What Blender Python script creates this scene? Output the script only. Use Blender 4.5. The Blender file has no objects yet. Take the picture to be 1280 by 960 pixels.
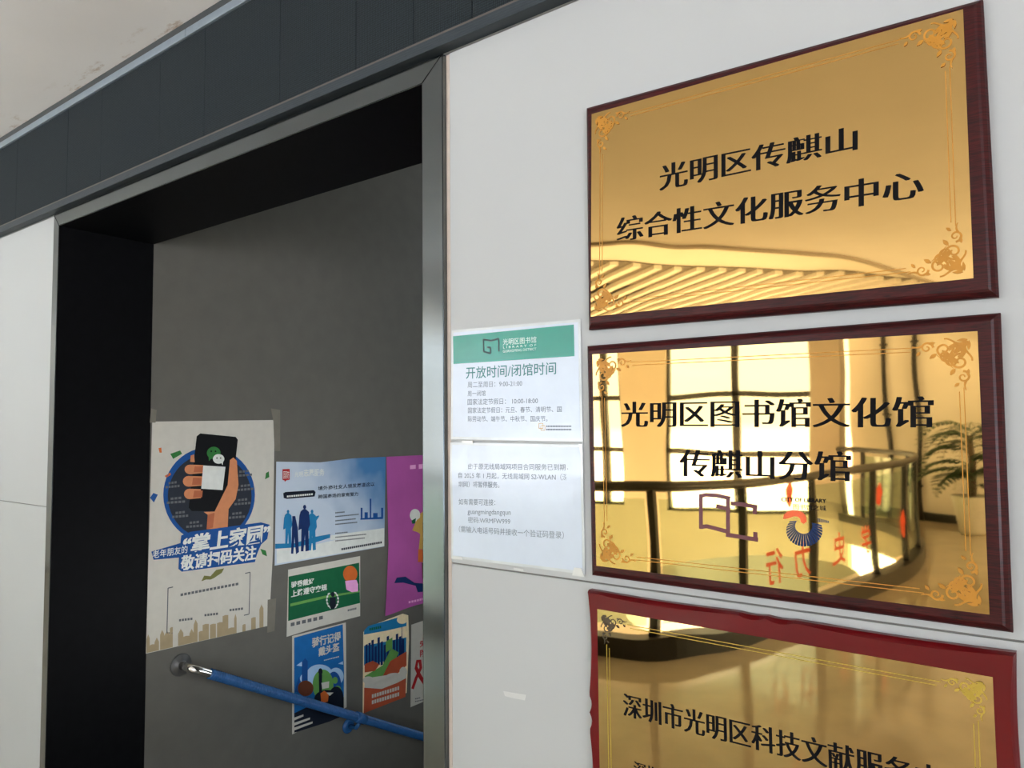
import bpy, bmesh, math, random
from mathutils import Vector, Matrix
random.seed(7)
SC = bpy.context.scene
COL = SC.collection

# ------------------------------------------------------------------ camera, sky, exposure
EYE = Vector((0.0, -1.10, 1.50))
RT = Vector((0.8012, 0.5983, -0.0091)).normalized()
FW = Vector((-0.5970, 0.8003, 0.0565)).normalized()
UP = RT.cross(FW).normalized()
RT = FW.cross(UP).normalized()
FPX = 920.0
cam_data = bpy.data.cameras.new('camera')
cam_data.sensor_width = 36.0
cam_data.lens = 36.0 * FPX / 1280.0
cam_data.clip_start = 0.05
cam_data.clip_end = 200
cam = bpy.data.objects.new('camera', cam_data)
COL.objects.link(cam)
m3 = Matrix((RT, UP, -FW)).transposed()
cam.matrix_world = Matrix.Translation(EYE) @ m3.to_4x4()
SC.camera = cam

SKY = 3.0
world = bpy.data.worlds.new('overcast_sky')
SC.world = world
world.use_nodes = True
wt = world.node_tree
for n in list(wt.nodes): wt.nodes.remove(n)
wo = wt.nodes.new('ShaderNodeOutputWorld'); wb = wt.nodes.new('ShaderNodeBackground')
wc = wt.nodes.new('ShaderNodeTexCoord'); ws = wt.nodes.new('ShaderNodeSeparateXYZ'); wr = wt.nodes.new('ShaderNodeValToRGB')
wt.links.new(wc.outputs['Generated'], ws.inputs[0]); wm = wt.nodes.new('ShaderNodeMath'); wm.operation = 'MULTIPLY_ADD'; wm.inputs[1].default_value = 0.5; wm.inputs[2].default_value = 0.5
wt.links.new(ws.outputs['Z'], wm.inputs[0]); wt.links.new(wm.outputs[0], wr.inputs[0])   # overcast sky above; below the horizon an added glow that brightens the ceiling
wr.color_ramp.elements[0].position = 0.48; wr.color_ramp.elements[0].color = (2.7, 2.72, 2.95, 1)
wr.color_ramp.elements[1].position = 0.50; wr.color_ramp.elements[1].color = (0.80, 0.90, 1.05, 1)
wt.links.new(wr.outputs[0], wb.inputs[0]); wb.inputs[1].default_value = SKY
wt.links.new(wb.outputs[0], wo.inputs[0])

vs = SC.view_settings
vs.view_transform = 'Standard'; vs.look = 'None'; vs.gamma = 1.0; vs.use_curve_mapping = False
vs.exposure = 0.87
SC.display_settings.display_device = 'sRGB'
SC.cycles.max_bounces = 10; SC.cycles.diffuse_bounces = 6; SC.cycles.glossy_bounces = 6; SC.cycles.transparent_max_bounces = 16
SC.cycles.caustics_reflective = False; SC.cycles.caustics_refractive = False

# ------------------------------------------------------------------ measuring helpers: points of the photo laid on the real wall planes
def ray(px, py): return (px - 640.0) * RT - (py - 480.0) * UP + FPX * FW
def on_front(px, py, y=0.0):
    d = ray(px, py); return EYE + d * ((y - EYE.y) / d.y)
XS = -2.779                                   # the stairwell side wall
def on_side(px, py, x=XS):
    d = ray(px, py); return EYE + d * ((x - EYE.x) / d.x)

# ------------------------------------------------------------------ materials
def lin(c):
    c = c / 255.0
    return c / 12.92 if c <= 0.04045 else ((c + 0.055) / 1.055) ** 2.4
def RGB(r, g, b, k=1.0): return tuple(min(0.92, lin(v) / k) for v in (r, g, b)) + (1.0,)
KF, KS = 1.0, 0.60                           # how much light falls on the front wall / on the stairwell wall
def mat(name, col, rough=0.5, metal=0.0, var=0.06, scale=30.0, bump=0.0, bscale=200.0, stretch=(1, 1, 1), coat=0.0, spec=0.5, aniso=0.0):
    m = bpy.data.materials.new(name); m.use_nodes = True
    nt = m.node_tree; b = nt.nodes['Principled BSDF']
    tc = nt.nodes.new('ShaderNodeTexCoord'); mp = nt.nodes.new('ShaderNodeMapping'); nz = nt.nodes.new('ShaderNodeTexNoise')
    mp.inputs['Scale'].default_value = stretch
    nt.links.new(tc.outputs['Object'], mp.inputs[0]); nt.links.new(mp.outputs[0], nz.inputs['Vector'])
    nz.inputs['Scale'].default_value = scale; nz.inputs['Detail'].default_value = 5
    cr = nt.nodes.new('ShaderNodeValToRGB')
    cr.color_ramp.elements[0].position = 0.3; cr.color_ramp.elements[1].position = 0.7
    cr.color_ramp.elements[0].color = tuple(max(0, c * (1 - var)) for c in col[:3]) + (1,)
    cr.color_ramp.elements[1].color = tuple(min(1, c * (1 + var)) for c in col[:3]) + (1,)
    nt.links.new(nz.outputs[0], cr.inputs[0]); nt.links.new(cr.outputs[0], b.inputs['Base Color'])
    b.inputs['Roughness'].default_value = rough; b.inputs['Metallic'].default_value = metal
    b.inputs['Coat Weight'].default_value = coat; b.inputs['Coat Roughness'].default_value = 0.08
    b.inputs['Specular IOR Level'].default_value = spec
    b.inputs['Anisotropic'].default_value = aniso
    if bump:
        n2 = nt.nodes.new('ShaderNodeTexNoise'); n2.inputs['Scale'].default_value = bscale; n2.inputs['Detail'].default_value = 3
        nt.links.new(mp.outputs[0], n2.inputs['Vector'])
        bp = nt.nodes.new('ShaderNodeBump'); bp.inputs['Strength'].default_value = bump; bp.inputs['Distance'].default_value = 0.002
        nt.links.new(n2.outputs[0], bp.inputs['Height']); nt.links.new(bp.outputs[0], b.inputs['Normal'])
    return m
def glassmat(name, tint):
    m = bpy.data.materials.new(name); m.use_nodes = True; nt = m.node_tree
    for n in list(nt.nodes): nt.nodes.remove(n)
    o = nt.nodes.new('ShaderNodeOutputMaterial'); mx = nt.nodes.new('ShaderNodeMixShader')
    t = nt.nodes.new('ShaderNodeBsdfTransparent'); g = nt.nodes.new('ShaderNodeBsdfGlossy')
    fr = nt.nodes.new('ShaderNodeLayerWeight'); fr.inputs[0].default_value = 0.5
    pw = nt.nodes.new('ShaderNodeMath'); pw.operation = 'POWER'; pw.inputs[1].default_value = 4.0; mu = nt.nodes.new('ShaderNodeMath'); mu.operation = 'MULTIPLY_ADD'; mu.inputs[1].default_value = 0.5; mu.inputs[2].default_value = 0.03
    nt.links.new(fr.outputs['Facing'], pw.inputs[0]); nt.links.new(pw.outputs[0], mu.inputs[0])
    t.inputs[0].default_value = tint + (1,); g.inputs['Roughness'].default_value = 0.02
    nt.links.new(mu.outputs[0], mx.inputs[0]); nt.links.new(t.outputs[0], mx.inputs[1]); nt.links.new(g.outputs[0], mx.inputs[2])
    nt.links.new(mx.outputs[0], o.inputs[0]); return m
def goldmat(name, col, wob):
    m = bpy.data.materials.new(name); m.use_nodes = True; nt = m.node_tree; b = nt.nodes['Principled BSDF']
    b.inputs['Base Color'].default_value = col; b.inputs['Metallic'].default_value = 1.0
    tc = nt.nodes.new('ShaderNodeTexCoord')
    n1 = nt.nodes.new('ShaderNodeTexNoise'); n1.inputs['Scale'].default_value = 5.0; n1.inputs['Detail'].default_value = 1.0
    n2 = nt.nodes.new('ShaderNodeTexNoise'); n2.inputs['Scale'].default_value = 900.0
    nt.links.new(tc.outputs['Object'], n1.inputs['Vector']); nt.links.new(tc.outputs['Object'], n2.inputs['Vector'])
    b1 = nt.nodes.new('ShaderNodeBump'); b1.inputs['Strength'].default_value = 1.0; b1.inputs['Distance'].default_value = wob
    b2 = nt.nodes.new('ShaderNodeBump'); b2.inputs['Strength'].default_value = 0.3; b2.inputs['Distance'].default_value = 0.000003
    nt.links.new(n1.outputs[0], b1.inputs['Height']); nt.links.new(n2.outputs[0], b2.inputs['Height'])
    nt.links.new(b1.outputs[0], b2.inputs['Normal']); nt.links.new(b2.outputs[0], b.inputs['Normal'])
    rr = nt.nodes.new('ShaderNodeMapRange'); rr.inputs['To Min'].default_value = 0.008; rr.inputs['To Max'].default_value = 0.03
    nt.links.new(n2.outputs[0], rr.inputs[0]); nt.links.new(rr.outputs[0], b.inputs['Roughness'])
    return m
def woodmat(name, c0, c1, coat):
    m = bpy.data.materials.new(name); m.use_nodes = True; nt = m.node_tree; b = nt.nodes['Principled BSDF']
    tc = nt.nodes.new('ShaderNodeTexCoord'); mp = nt.nodes.new('ShaderNodeMapping'); mp.inputs['Scale'].default_value = (3, 3, 40)
    nz = nt.nodes.new('ShaderNodeTexNoise'); nz.inputs['Scale'].default_value = 12; nz.inputs['Detail'].default_value = 8; nz.inputs['Distortion'].default_value = 1.2
    cr = nt.nodes.new('ShaderNodeValToRGB'); cr.color_ramp.elements[0].position = 0.38; cr.color_ramp.elements[1].position = 0.62
    cr.color_ramp.elements[0].color = c0; cr.color_ramp.elements[1].color = c1
    nt.links.new(tc.outputs['Object'], mp.inputs[0]); nt.links.new(mp.outputs[0], nz.inputs['Vector'])
    nt.links.new(nz.outputs[0], cr.inputs[0]); nt.links.new(cr.outputs[0], b.inputs['Base Color'])
    b.inputs['Roughness'].default_value = 0.45; b.inputs['Coat Weight'].default_value = coat; b.inputs['Coat Roughness'].default_value = 0.12; b.inputs['Specular IOR Level'].default_value = 0.2
    return m

M = {}
M['wall'] = mat('white_wall_panel', RGB(178, 181, 181, KF), 0.55, var=0.015, scale=2.0, bump=0.02, spec=0.15)
M['caulk'] = mat('beige_caulk', RGB(196, 184, 172, KF), 0.7, var=0.08)
M['groove'] = mat('panel_joint', RGB(120, 118, 114, KF), 0.8)
M['ceiling'] = mat('white_plaster', (0.90, 0.895, 0.90, 1), 0.9, var=0.02, scale=3)
M['steel'] = mat('brushed_steel', (0.17, 0.19, 0.20, 1), 0.13, 1.0, var=0.05, scale=6)
M['black'] = mat('black_lining', (0.004, 0.004, 0.0045, 1), 0.5, var=0.2, spec=0.05)
M['jet'] = mat('black_gap', (0.004, 0.004, 0.004, 1), 0.8)
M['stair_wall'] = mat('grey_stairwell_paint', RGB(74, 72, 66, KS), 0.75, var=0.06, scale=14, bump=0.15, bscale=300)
M['red_wood'] = woodmat('mahogany_veneer', RGB(34, 6, 8, KF), RGB(68, 14, 16, KF), 0.12)
M['red_lacquer'] = mat('red_lacquer', RGB(96, 8, 14, KF), 0.3, var=0.1, scale=8, coat=0.15, spec=0.25)
M['gold'] = goldmat('polished_brass', (0.62, 0.40, 0.145, 1), 0.0007)
M['gold3'] = goldmat('polished_pale_brass', (0.58, 0.41, 0.18, 1), 0.0009)
M['orange_print'] = mat('amber_etching', RGB(206, 140, 36, 1.3), 0.45, 0.1, var=0.08)
M['yellow_print'] = mat('yellow_etching', RGB(204, 172, 60, 1.35), 0.45, 0.1, var=0.08)
M['dark_print'] = mat('brown_etching', RGB(70, 56, 36), 0.5)
M['ink'] = mat('black_lettering', (0.006, 0.006, 0.007, 1), 0.6, spec=0.05)
M['maroon'] = mat('maroon_emblem', RGB(96, 40, 48), 0.4)
M['orange_emb'] = mat('orange_emblem', RGB(226, 92, 40), 0.4)
M['blue_emb'] = mat('navy_emblem', RGB(18, 42, 86), 0.5, spec=0.2)
M['paper'] = mat('laminated_paper', (0.53, 0.60, 0.70, 1), 0.22, var=0.015, coat=0.4)
M['clear'] = mat('laminate_edge', RGB(196, 202, 204, KF), 0.15, coat=0.6)
M['teal'] = mat('teal_banner', RGB(22, 138, 122, KF), 0.25, var=0.08, scale=10, coat=0.4)
M['teal_ink'] = mat('teal_lettering', RGB(40, 112, 112, KF), 0.4)
M['teal_dark'] = mat('dark_teal_emblem', RGB(12, 58, 60, KF), 0.4)
M['white_ink'] = mat('white_lettering', RGB(206, 228, 226, KF), 0.4)
M['grey_ink'] = mat('grey_lettering', RGB(108, 116, 126, KF), 0.5)
M['gold_ink'] = mat('gold_lettering', RGB(206, 168, 84, KF), 0.5)
M['tape'] = mat('clear_tape', RGB(206, 208, 206, KF), 0.12, coat=0.8)
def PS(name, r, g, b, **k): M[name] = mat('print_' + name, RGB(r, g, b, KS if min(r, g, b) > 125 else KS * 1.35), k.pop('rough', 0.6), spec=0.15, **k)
PS('s_white', 158, 155, 145, var=0.03); PS('s_blue', 24, 70, 128); PS('s_disc', 38, 42, 50); PS('s_phone', 10, 11, 13)
PS('s_skin', 186, 122, 84); PS('s_skin2', 160, 92, 62); PS('s_green', 44, 104, 50); PS('s_pale', 174, 176, 170); PS('s_tan', 150, 134, 104)
PS('s_lightblue', 132, 158, 182, scale=4, var=0.12); PS('s_midblue', 66, 112, 158, scale=4, var=0.08); PS('s_navy', 18, 40, 84); PS('s_ink', 16, 22, 34)
PS('s_cyan', 30, 108, 150); PS('s_pink', 158, 80, 142, scale=5, var=0.08, rough=0.25); PS('s_yellow', 176, 140, 70); PS('s_orange', 188, 94, 40)
PS('s_dgreen', 18, 84, 52); PS('s_sky', 24, 92, 150); PS('s_red', 156, 34, 36); PS('s_brick', 160, 74, 48); PS('s_cream', 196, 180, 146)
PS('s_olive', 104, 104, 58); PS('s_grass', 90, 140, 70); PS('s_brown', 92, 50, 32); PS('s_tape', 112, 108, 98, rough=0.2); PS('s_lilac', 186, 130, 170); PS('s_grey', 88, 90, 92)
M['blue_rail'] = mat('blue_plastic_sleeve', (0.022, 0.10, 0.27, 1), 0.25, var=0.08)
M['chrome'] = mat('chrome', (0.75, 0.74, 0.72, 1), 0.14, 1.0)
M['dark_chrome'] = mat('tarnished_chrome', (0.10, 0.10, 0.095, 1), 0.4, 0.3)
M['fascia_strip'] = mat('anodised_strip', RGB(128, 140, 150, 1.0), 0.4, 0.2)
M['fascia_dark'] = mat('dark_grey_strip', RGB(58, 62, 64, 1.0), 0.6)
M['ridge'] = mat('dark_ridged_trim', RGB(54, 61, 66, 1.0), 0.5, 0.0, spec=0.2)
M['ridge_brown'] = mat('brown_edge', RGB(84, 78, 72, 1.0), 0.6)
M['floor'] = mat('polished_tan_tile', (0.47, 0.40, 0.30, 1), 0.10, var=0.10, scale=3)
M['cream'] = mat('cream_wall_paint', (0.78, 0.75, 0.68, 1), 0.7, var=0.03, scale=2)
M['sand_wall'] = mat('sand_wall_paint', (0.50, 0.45, 0.36, 1), 0.7, var=0.03, scale=2)
M['tan_wall'] = mat('tan_wall_paint', (0.36, 0.31, 0.25, 1), 0.7, var=0.04, scale=2)
M['rail_black'] = mat('black_steel', (0.012, 0.012, 0.013, 1), 0.35, 0.0)
M['red_sign'] = mat('red_vinyl', (0.75, 0.07, 0.02, 1), 0.5)
M['slat'] = mat('cream_slat', (0.80, 0.76, 0.68, 1), 0.6)
M['slat_gap'] = mat('dark_slat_gap', (0.18, 0.16, 0.13, 1), 0.8)
M['leaf'] = mat('palm_green', (0.03, 0.09, 0.025, 1), 0.45, var=0.3, scale=6)
M['bark'] = mat('palm_trunk', (0.12, 0.08, 0.05, 1), 0.8, var=0.3)
M['pot'] = mat('white_glaze', (0.75, 0.72, 0.66, 1), 0.3)
M['tree'] = mat('tree_green', (0.22, 0.34, 0.14, 1), 0.7, var=0.4, scale=4)
M['pane'] = glassmat('window_glass', (0.95, 0.97, 0.95)); M['rail_glass'] = glassmat('railing_glass', (0.80, 0.88, 0.82))

# damp stains on the ceiling along the fascia
def stain(m):
    nt = m.node_tree; b = nt.nodes['Principled BSDF']; src = b.inputs['Base Color'].links[0].from_socket
    ge = nt.nodes.new('ShaderNodeNewGeometry'); sp = nt.nodes.new('ShaderNodeSeparateXYZ'); nt.links.new(ge.outputs['Position'], sp.inputs[0])
    band = nt.nodes.new('ShaderNodeMapRange'); band.inputs['From Min'].default_value = -0.09; band.inputs['From Max'].default_value = -0.03; nt.links.new(sp.outputs['Y'], band.inputs[0])
    mp = nt.nodes.new('ShaderNodeMapping'); mp.inputs['Scale'].default_value = (1, 3, 1); nt.links.new(ge.outputs['Position'], mp.inputs[0])
    nz = nt.nodes.new('ShaderNodeTexNoise'); nz.inputs['Scale'].default_value = 7; nz.inputs['Detail'].default_value = 6; nz.inputs['Roughness'].default_value = 0.7; nt.links.new(mp.outputs[0], nz.inputs['Vector'])
    r = nt.nodes.new('ShaderNodeMapRange'); r.inputs['From Min'].default_value = 0.56; r.inputs['From Max'].default_value = 0.70; nt.links.new(nz.outputs[0], r.inputs[0])
    mu = nt.nodes.new('ShaderNodeMath'); mu.operation = 'MULTIPLY'; nt.links.new(band.outputs[0], mu.inputs[0]); nt.links.new(r.outputs[0], mu.inputs[1])
    mx = nt.nodes.new('ShaderNodeMix'); mx.data_type = 'RGBA'; nt.links.new(mu.outputs[0], mx.inputs[0]); nt.links.new(src, mx.inputs[6]); mx.inputs[7].default_value = (0.50, 0.38, 0.29, 1)
    nt.links.new(mx.outputs[2], b.inputs['Base Color'])
stain(M['ceiling'])
# dark fabric-like fascia board: fine weave and irregular butt joints
def fascia_mat():
    m = bpy.data.materials.new('woven_dark_board'); m.use_nodes = True; nt = m.node_tree; b = nt.nodes['Principled BSDF']
    tc = nt.nodes.new('ShaderNodeTexCoord')
    def wave(direction, sc):
        w = nt.nodes.new('ShaderNodeTexWave'); w.bands_direction = direction; w.inputs['Scale'].default_value = sc
        nt.links.new(tc.outputs['Object'], w.inputs['Vector']); return w
    w1, w2 = wave('X', 62), wave('Z', 62)
    mx = nt.nodes.new('ShaderNodeMath'); mx.operation = 'MULTIPLY'
    nt.links.new(w1.outputs['Fac'], mx.inputs[0]); nt.links.new(w2.outputs['Fac'], mx.inputs[1])
    nz = nt.nodes.new('ShaderNodeTexNoise'); nz.inputs['Scale'].default_value = 400; nt.links.new(tc.outputs['Object'], nz.inputs['Vector'])
    ad = nt.nodes.new('ShaderNodeMath'); ad.operation = 'MULTIPLY_ADD'; ad.inputs[1].default_value = 0.8
    nt.links.new(mx.outputs[0], ad.inputs[0]); nt.links.new(nz.outputs[0], ad.inputs[2])
    cr = nt.nodes.new('ShaderNodeValToRGB'); cr.color_ramp.elements[0].position = 0.3; cr.color_ramp.elements[1].position = 1.0
    cr.color_ramp.elements[0].color = RGB(27, 31, 34, 1.0); cr.color_ramp.elements[1].color = RGB(46, 53, 57, 1.0)
    nt.links.new(ad.outputs[0], cr.inputs[0]); nt.links.new(cr.outputs[0], b.inputs['Base Color'])
    b.inputs['Roughness'].default_value = 0.85; b.inputs['Specular IOR Level'].default_value = 0.12
    bp = nt.nodes.new('ShaderNodeBump'); bp.inputs['Strength'].default_value = 0.4; bp.inputs['Distance'].default_value = 0.001
    nt.links.new(mx.outputs[0], bp.inputs['Height']); nt.links.new(bp.outputs[0], b.inputs['Normal'])
    return m
M['fascia'] = fascia_mat()

def gradient_print(name, c0, c1, a, b):
    m = bpy.data.materials.new(name); m.use_nodes = True; nt = m.node_tree; bs = nt.nodes['Principled BSDF']
    tc = nt.nodes.new('ShaderNodeTexCoord'); dt = nt.nodes.new('ShaderNodeVectorMath'); dt.operation = 'DOT_PRODUCT'; dt.inputs[1].default_value = (0, a, b)
    nz = nt.nodes.new('ShaderNodeTexNoise'); nz.inputs['Scale'].default_value = 7; ad = nt.nodes.new('ShaderNodeMath'); ad.operation = 'MULTIPLY_ADD'; ad.inputs[1].default_value = 0.5
    cr = nt.nodes.new('ShaderNodeValToRGB'); cr.color_ramp.elements[0].color = c0; cr.color_ramp.elements[1].color = c1; cr.color_ramp.elements[0].position = 0.15; cr.color_ramp.elements[1].position = 0.75
    nt.links.new(tc.outputs['Object'], dt.inputs[0]); nt.links.new(tc.outputs['Object'], nz.inputs['Vector']); nt.links.new(nz.outputs[0], ad.inputs[0]); nt.links.new(dt.outputs['Value'], ad.inputs[2])
    nt.links.new(ad.outputs[0], cr.inputs[0]); nt.links.new(cr.outputs[0], bs.inputs['Base Color']); bs.inputs['Roughness'].default_value = 0.35
    return m
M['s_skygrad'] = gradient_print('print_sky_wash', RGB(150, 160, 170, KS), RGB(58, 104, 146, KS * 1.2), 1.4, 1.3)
# ------------------------------------------------------------------ mesh helpers
def new_obj(name, bm, materials, parent=None, loc=None, smooth=False):
    """world-space bmesh -> object whose origin is loc (default: its parent's origin)"""
    if not isinstance(materials, (list, tuple)): materials = [materials]
    base = Vector(loc) if loc is not None else (parent.matrix_world.translation.copy() if parent else None)
    if base is None:
        vs_ = [v.co for v in bm.verts]
        base = Vector((sum(v.x for v in vs_) / len(vs_), sum(v.y for v in vs_) / len(vs_), min(v.z for v in vs_)))
    me = bpy.data.meshes.new(name)
    for v in bm.verts: v.co -= base
    bm.to_mesh(me); bm.free()
    for mm in materials: me.materials.append(mm)
    if smooth:
        for p in me.polygons: p.use_smooth = True
    o = bpy.data.objects.new(name, me); COL.objects.link(o)
    if parent:
        o.parent = parent
        o.location = base - parent.matrix_world.translation
    else: o.location = base
    o.matrix_world.translation = base
    return o
def empty(name, loc):
    o = bpy.data.objects.new(name, None); COL.objects.link(o); o.location = loc; o.empty_display_size = 0.05
    o.matrix_world = Matrix.Translation(Vector(loc)); return o
def tag(o, label, cat, group=None):
    o['label'] = label; o['category'] = cat
    if group: o['group'] = group
    return o
def structure(o): o['kind'] = 'structure'; return o

def box(bm, a, b, mi=0, bevel=0.0):
    x0, x1 = sorted((a[0], b[0])); y0, y1 = sorted((a[1], b[1])); z0, z1 = sorted((a[2], b[2]))
    v = [bm.verts.new(p) for p in ((x0,y0,z0),(x1,y0,z0),(x1,y1,z0),(x0,y1,z0),(x0,y0,z1),(x1,y0,z1),(x1,y1,z1),(x0,y1,z1))]
    fs = [bm.faces.new([v[i] for i in q]) for q in ((3,2,1,0),(4,5,6,7),(0,1,5,4),(1,2,6,5),(2,3,7,6),(3,0,4,7))]
    for f in fs: f.material_index = mi
    if bevel:
        bmesh.ops.bevel(bm, geom=list({e for f in fs for e in f.edges}), offset=bevel, segments=2, affect='EDGES', profile=0.5)
def prism(bm, pts, y0, y1, mi=0):
    """pts: (x,z) outline, extruded along y"""
    n = len(pts)
    A = [bm.verts.new((p[0], y0, p[1])) for p in pts]; B = [bm.verts.new((p[0], y1, p[1])) for p in pts]
    fs = [bm.faces.new(A), bm.faces.new(B[::-1])]
    for i in range(n): fs.append(bm.faces.new((A[i], B[i], B[(i+1) % n], A[(i+1) % n])))
    for f in fs: f.material_index = mi
    bmesh.ops.recalc_face_normals(bm, faces=fs)
def slab(bm, pts, z0, z1, mi=0):
    n = len(pts)
    A = [bm.verts.new((p[0], p[1], z0)) for p in pts]; B = [bm.verts.new((p[0], p[1], z1)) for p in pts]
    fs = [bm.faces.new(A[::-1]), bm.faces.new(B)]
    for i in range(n): fs.append(bm.faces.new((A[i], A[(i+1) % n], B[(i+1) % n], B[i])))
    for f in fs: f.material_index = mi
    bmesh.ops.recalc_face_normals(bm, faces=fs)
def tube(bm, pts, rad, seg=12, mi=0, cap=True):
    pts = [Vector(p) for p in pts]; n = len(pts)
    rads = rad if isinstance(rad, (list, tuple)) else [rad] * n
    rings = []; prev = None
    for i, p in enumerate(pts):
        t = (pts[min(i+1, n-1)] - pts[max(i-1, 0)]).normalized()
        if prev is None:
            a = Vector((0, 0, 1)) if abs(t.z) < 0.9 else Vector((1, 0, 0)); u = t.cross(a).normalized()
        else: u = (prev - t * prev.dot(t)).normalized()
        prev = u; w = t.cross(u)
        rings.append([bm.verts.new(p + rads[i] * (math.cos(2*math.pi*k/seg) * u + math.sin(2*math.pi*k/seg) * w)) for k in range(seg)])
    for i in range(n - 1):
        for k in range(seg):
            f = bm.faces.new((rings[i][k], rings[i][(k+1) % seg], rings[i+1][(k+1) % seg], rings[i+1][k])); f.material_index = mi; f.smooth = True
    if cap:
        for r in (rings[0][::-1], rings[-1]):
            f = bm.faces.new(r); f.material_index = mi
def lathe(bm, c, axis, prof, seg=32, mi=0):
    """prof: (radius, distance along axis)"""
    axis = Vector(axis).normalized(); a = Vector((0,0,1)) if abs(axis.z) < .9 else Vector((1,0,0)); u = axis.cross(a).normalized(); w = axis.cross(u); c = Vector(c)
    rings = [[bm.verts.new(c + axis * h + r * (math.cos(2*math.pi*k/seg) * u + math.sin(2*math.pi*k/seg) * w)) for k in range(seg)] for r, h in prof]
    fs = []
    for i in range(len(rings) - 1):
        for k in range(seg):
            f = bm.faces.new((rings[i][k], rings[i][(k+1) % seg], rings[i+1][(k+1) % seg], rings[i+1][k])); f.smooth = True; fs.append(f)
    fs.append(bm.faces.new(rings[0][::-1])); fs.append(bm.faces.new(rings[-1]))
    for f in fs: f.material_index = mi
    bmesh.ops.recalc_face_normals(bm, faces=fs)

# ---- flat surfaces: a plane in the scene on which prints lie, as thin layers; coordinates (u, v) in metres
class Plane:
    def __init__(s, org, u, n, measure):
        s.o = Vector(org); s.u = Vector(u); s.n = Vector(n); s.v = Vector((0, 0, 1)); s.measure = measure
        s.zx = s.zy = 0.0; s.sc = 1.0; s.warp = None
    def zoom(s, ox, oy, sc): s.zx, s.zy, s.sc = ox, oy, sc; return s          # crop the readings were taken in
    def uv(s, p):
        w = s.measure(s.zx + p[0] / s.sc, s.zy + p[1] / s.sc) - s.o
        return (w.dot(s.u), w.dot(s.v))
    def at(s, u, v, h): return s.o + s.u * u + s.v * v + s.n * h
    def face(s, bm, uvs, h, mi=0):
        area = sum(uvs[i][0] * uvs[(i+1) % len(uvs)][1] - uvs[(i+1) % len(uvs)][0] * uvs[i][1] for i in range(len(uvs)))
        if area * s.u.cross(s.v).dot(s.n) < 0: uvs = uvs[::-1]
        f = bm.faces.new([bm.verts.new(s.at(a, b, h)) for a, b in uvs]); f.material_index = mi; return f
    def poly(s, bm, pts, h, mi=0): return s.face(bm, [s.uv(p) for p in pts], h, mi)
    def blob(s, bm, c, rx, ry, h, mi=0, rot=0.0, n=28, a0=0, a1=360):
        pts = []
        full = abs(a1 - a0) >= 360
        for k in range(n if full else n + 1):
            a = math.radians(a0 + (a1 - a0) * k / n); x = rx * math.cos(a); y = ry * math.sin(a); r = math.radians(rot)
            pts.append((c[0] + x * math.cos(r) - y * math.sin(r), c[1] + x * math.sin(r) + y * math.cos(r)))
        if not full: pts.append(c)
        return s.poly(bm, pts, h, mi)
    def ribbon(s, bm, uvs, w, h, mi=0):
        n = len(uvs); ws_ = w if isinstance(w, (list, tuple)) else [w] * n; L = []; R_ = []
        for i in range(n):
            a = Vector(uvs[max(i-1, 0)]); b = Vector(uvs[min(i+1, n-1)]); t = (b - a); t = t.normalized() if t.length else Vector((1, 0)); q = Vector((-t.y, t.x))
            p = Vector(uvs[i]); L.append(p + q * ws_[i] / 2); R_.append(p - q * ws_[i] / 2)
        for i in range(n - 1): s.face(bm, [tuple(R_[i]), tuple(R_[i+1]), tuple(L[i+1]), tuple(L[i])], h, mi)
    def line(s, bm, pts, w, h, mi=0): s.ribbon(bm, [s.uv(p) for p in pts], w, h, mi)
    def sheet(s, bm, pts, t, mi=0):
        q = [s.uv(p) for p in pts]; s.slabuv(bm, q, 0.0005, t, mi)
    def slabuv(s, bm, q, h0, t, mi=0):
        A = [bm.verts.new(s.at(a, b, h0)) for a, b in q]; B = [bm.verts.new(s.at(a, b, h0 + t)) for a, b in q]; n = len(q)
        fs = [bm.faces.new(A), bm.faces.new(B[::-1])] + [bm.faces.new((A[i], B[i], B[(i+1) % n], A[(i+1) % n])) for i in range(n)]
        for f in fs: f.material_index = mi
        bmesh.ops.recalc_face_normals(bm, faces=fs)
    def text(s, bm, string, quad, h, mi=0, off=0.0, fat=0.0, slant=0.0):
        """quad: readings of (bottom left, bottom right, top right, top left) of the ink"""
        q = [Vector(s.uv(p)) for p in quad]
        vs_, fs_ = glyphs(string, off)
        x0 = min(v[0] for v in vs_); x1 = max(v[0] for v in vs_); y0 = min(v[1] for v in vs_); y1 = max(v[1] for v in vs_)
        shifts = [0.0] if not fat else [fat * k / 2 for k in (-2, -1, 0, 1, 2)]
        for lay, d in enumerate(shifts):
            bv = []
            for (x, y) in vs_:
                a = (x + d - x0 + (y - y0) * slant) / (x1 - x0); b = (y - y0) / (y1 - y0)
                p = (q[0] * (1-a) + q[1] * a) * (1-b) + (q[3] * (1-a) + q[2] * a) * b
                bv.append(bm.verts.new(s.at(p.x, p.y, h + lay * 0.00002)))
            flip = s.u.cross(s.v).dot(s.n) < 0
            for f in fs_:
                ff = [bv[i] for i in f]
                try: g = bm.faces.new(ff[::-1] if flip else ff); g.material_index = mi
                except ValueError: pass
_gl = {}
def glyphs(string, off):
    key = (string, off)
    if key in _gl: return _gl[key]
    cu = bpy.data.curves.new('glyphs', 'FONT'); cu.body = string; cu.size = 1.0; cu.offset = off; cu.resolution_u = 3
    ob = bpy.data.objects.new('glyphs', cu); COL.objects.link(ob)
    dg = bpy.context.evaluated_depsgraph_get(); dg.update(); ev = ob.evaluated_get(dg); me = ev.to_mesh()
    r = ([(v.co.x, v.co.y) for v in me.vertices], [tuple(p.vertices) for p in me.polygons])
    ev.to_mesh_clear(); bpy.data.objects.remove(ob); bpy.data.curves.remove(cu)
    _gl[key] = r; return r
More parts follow.
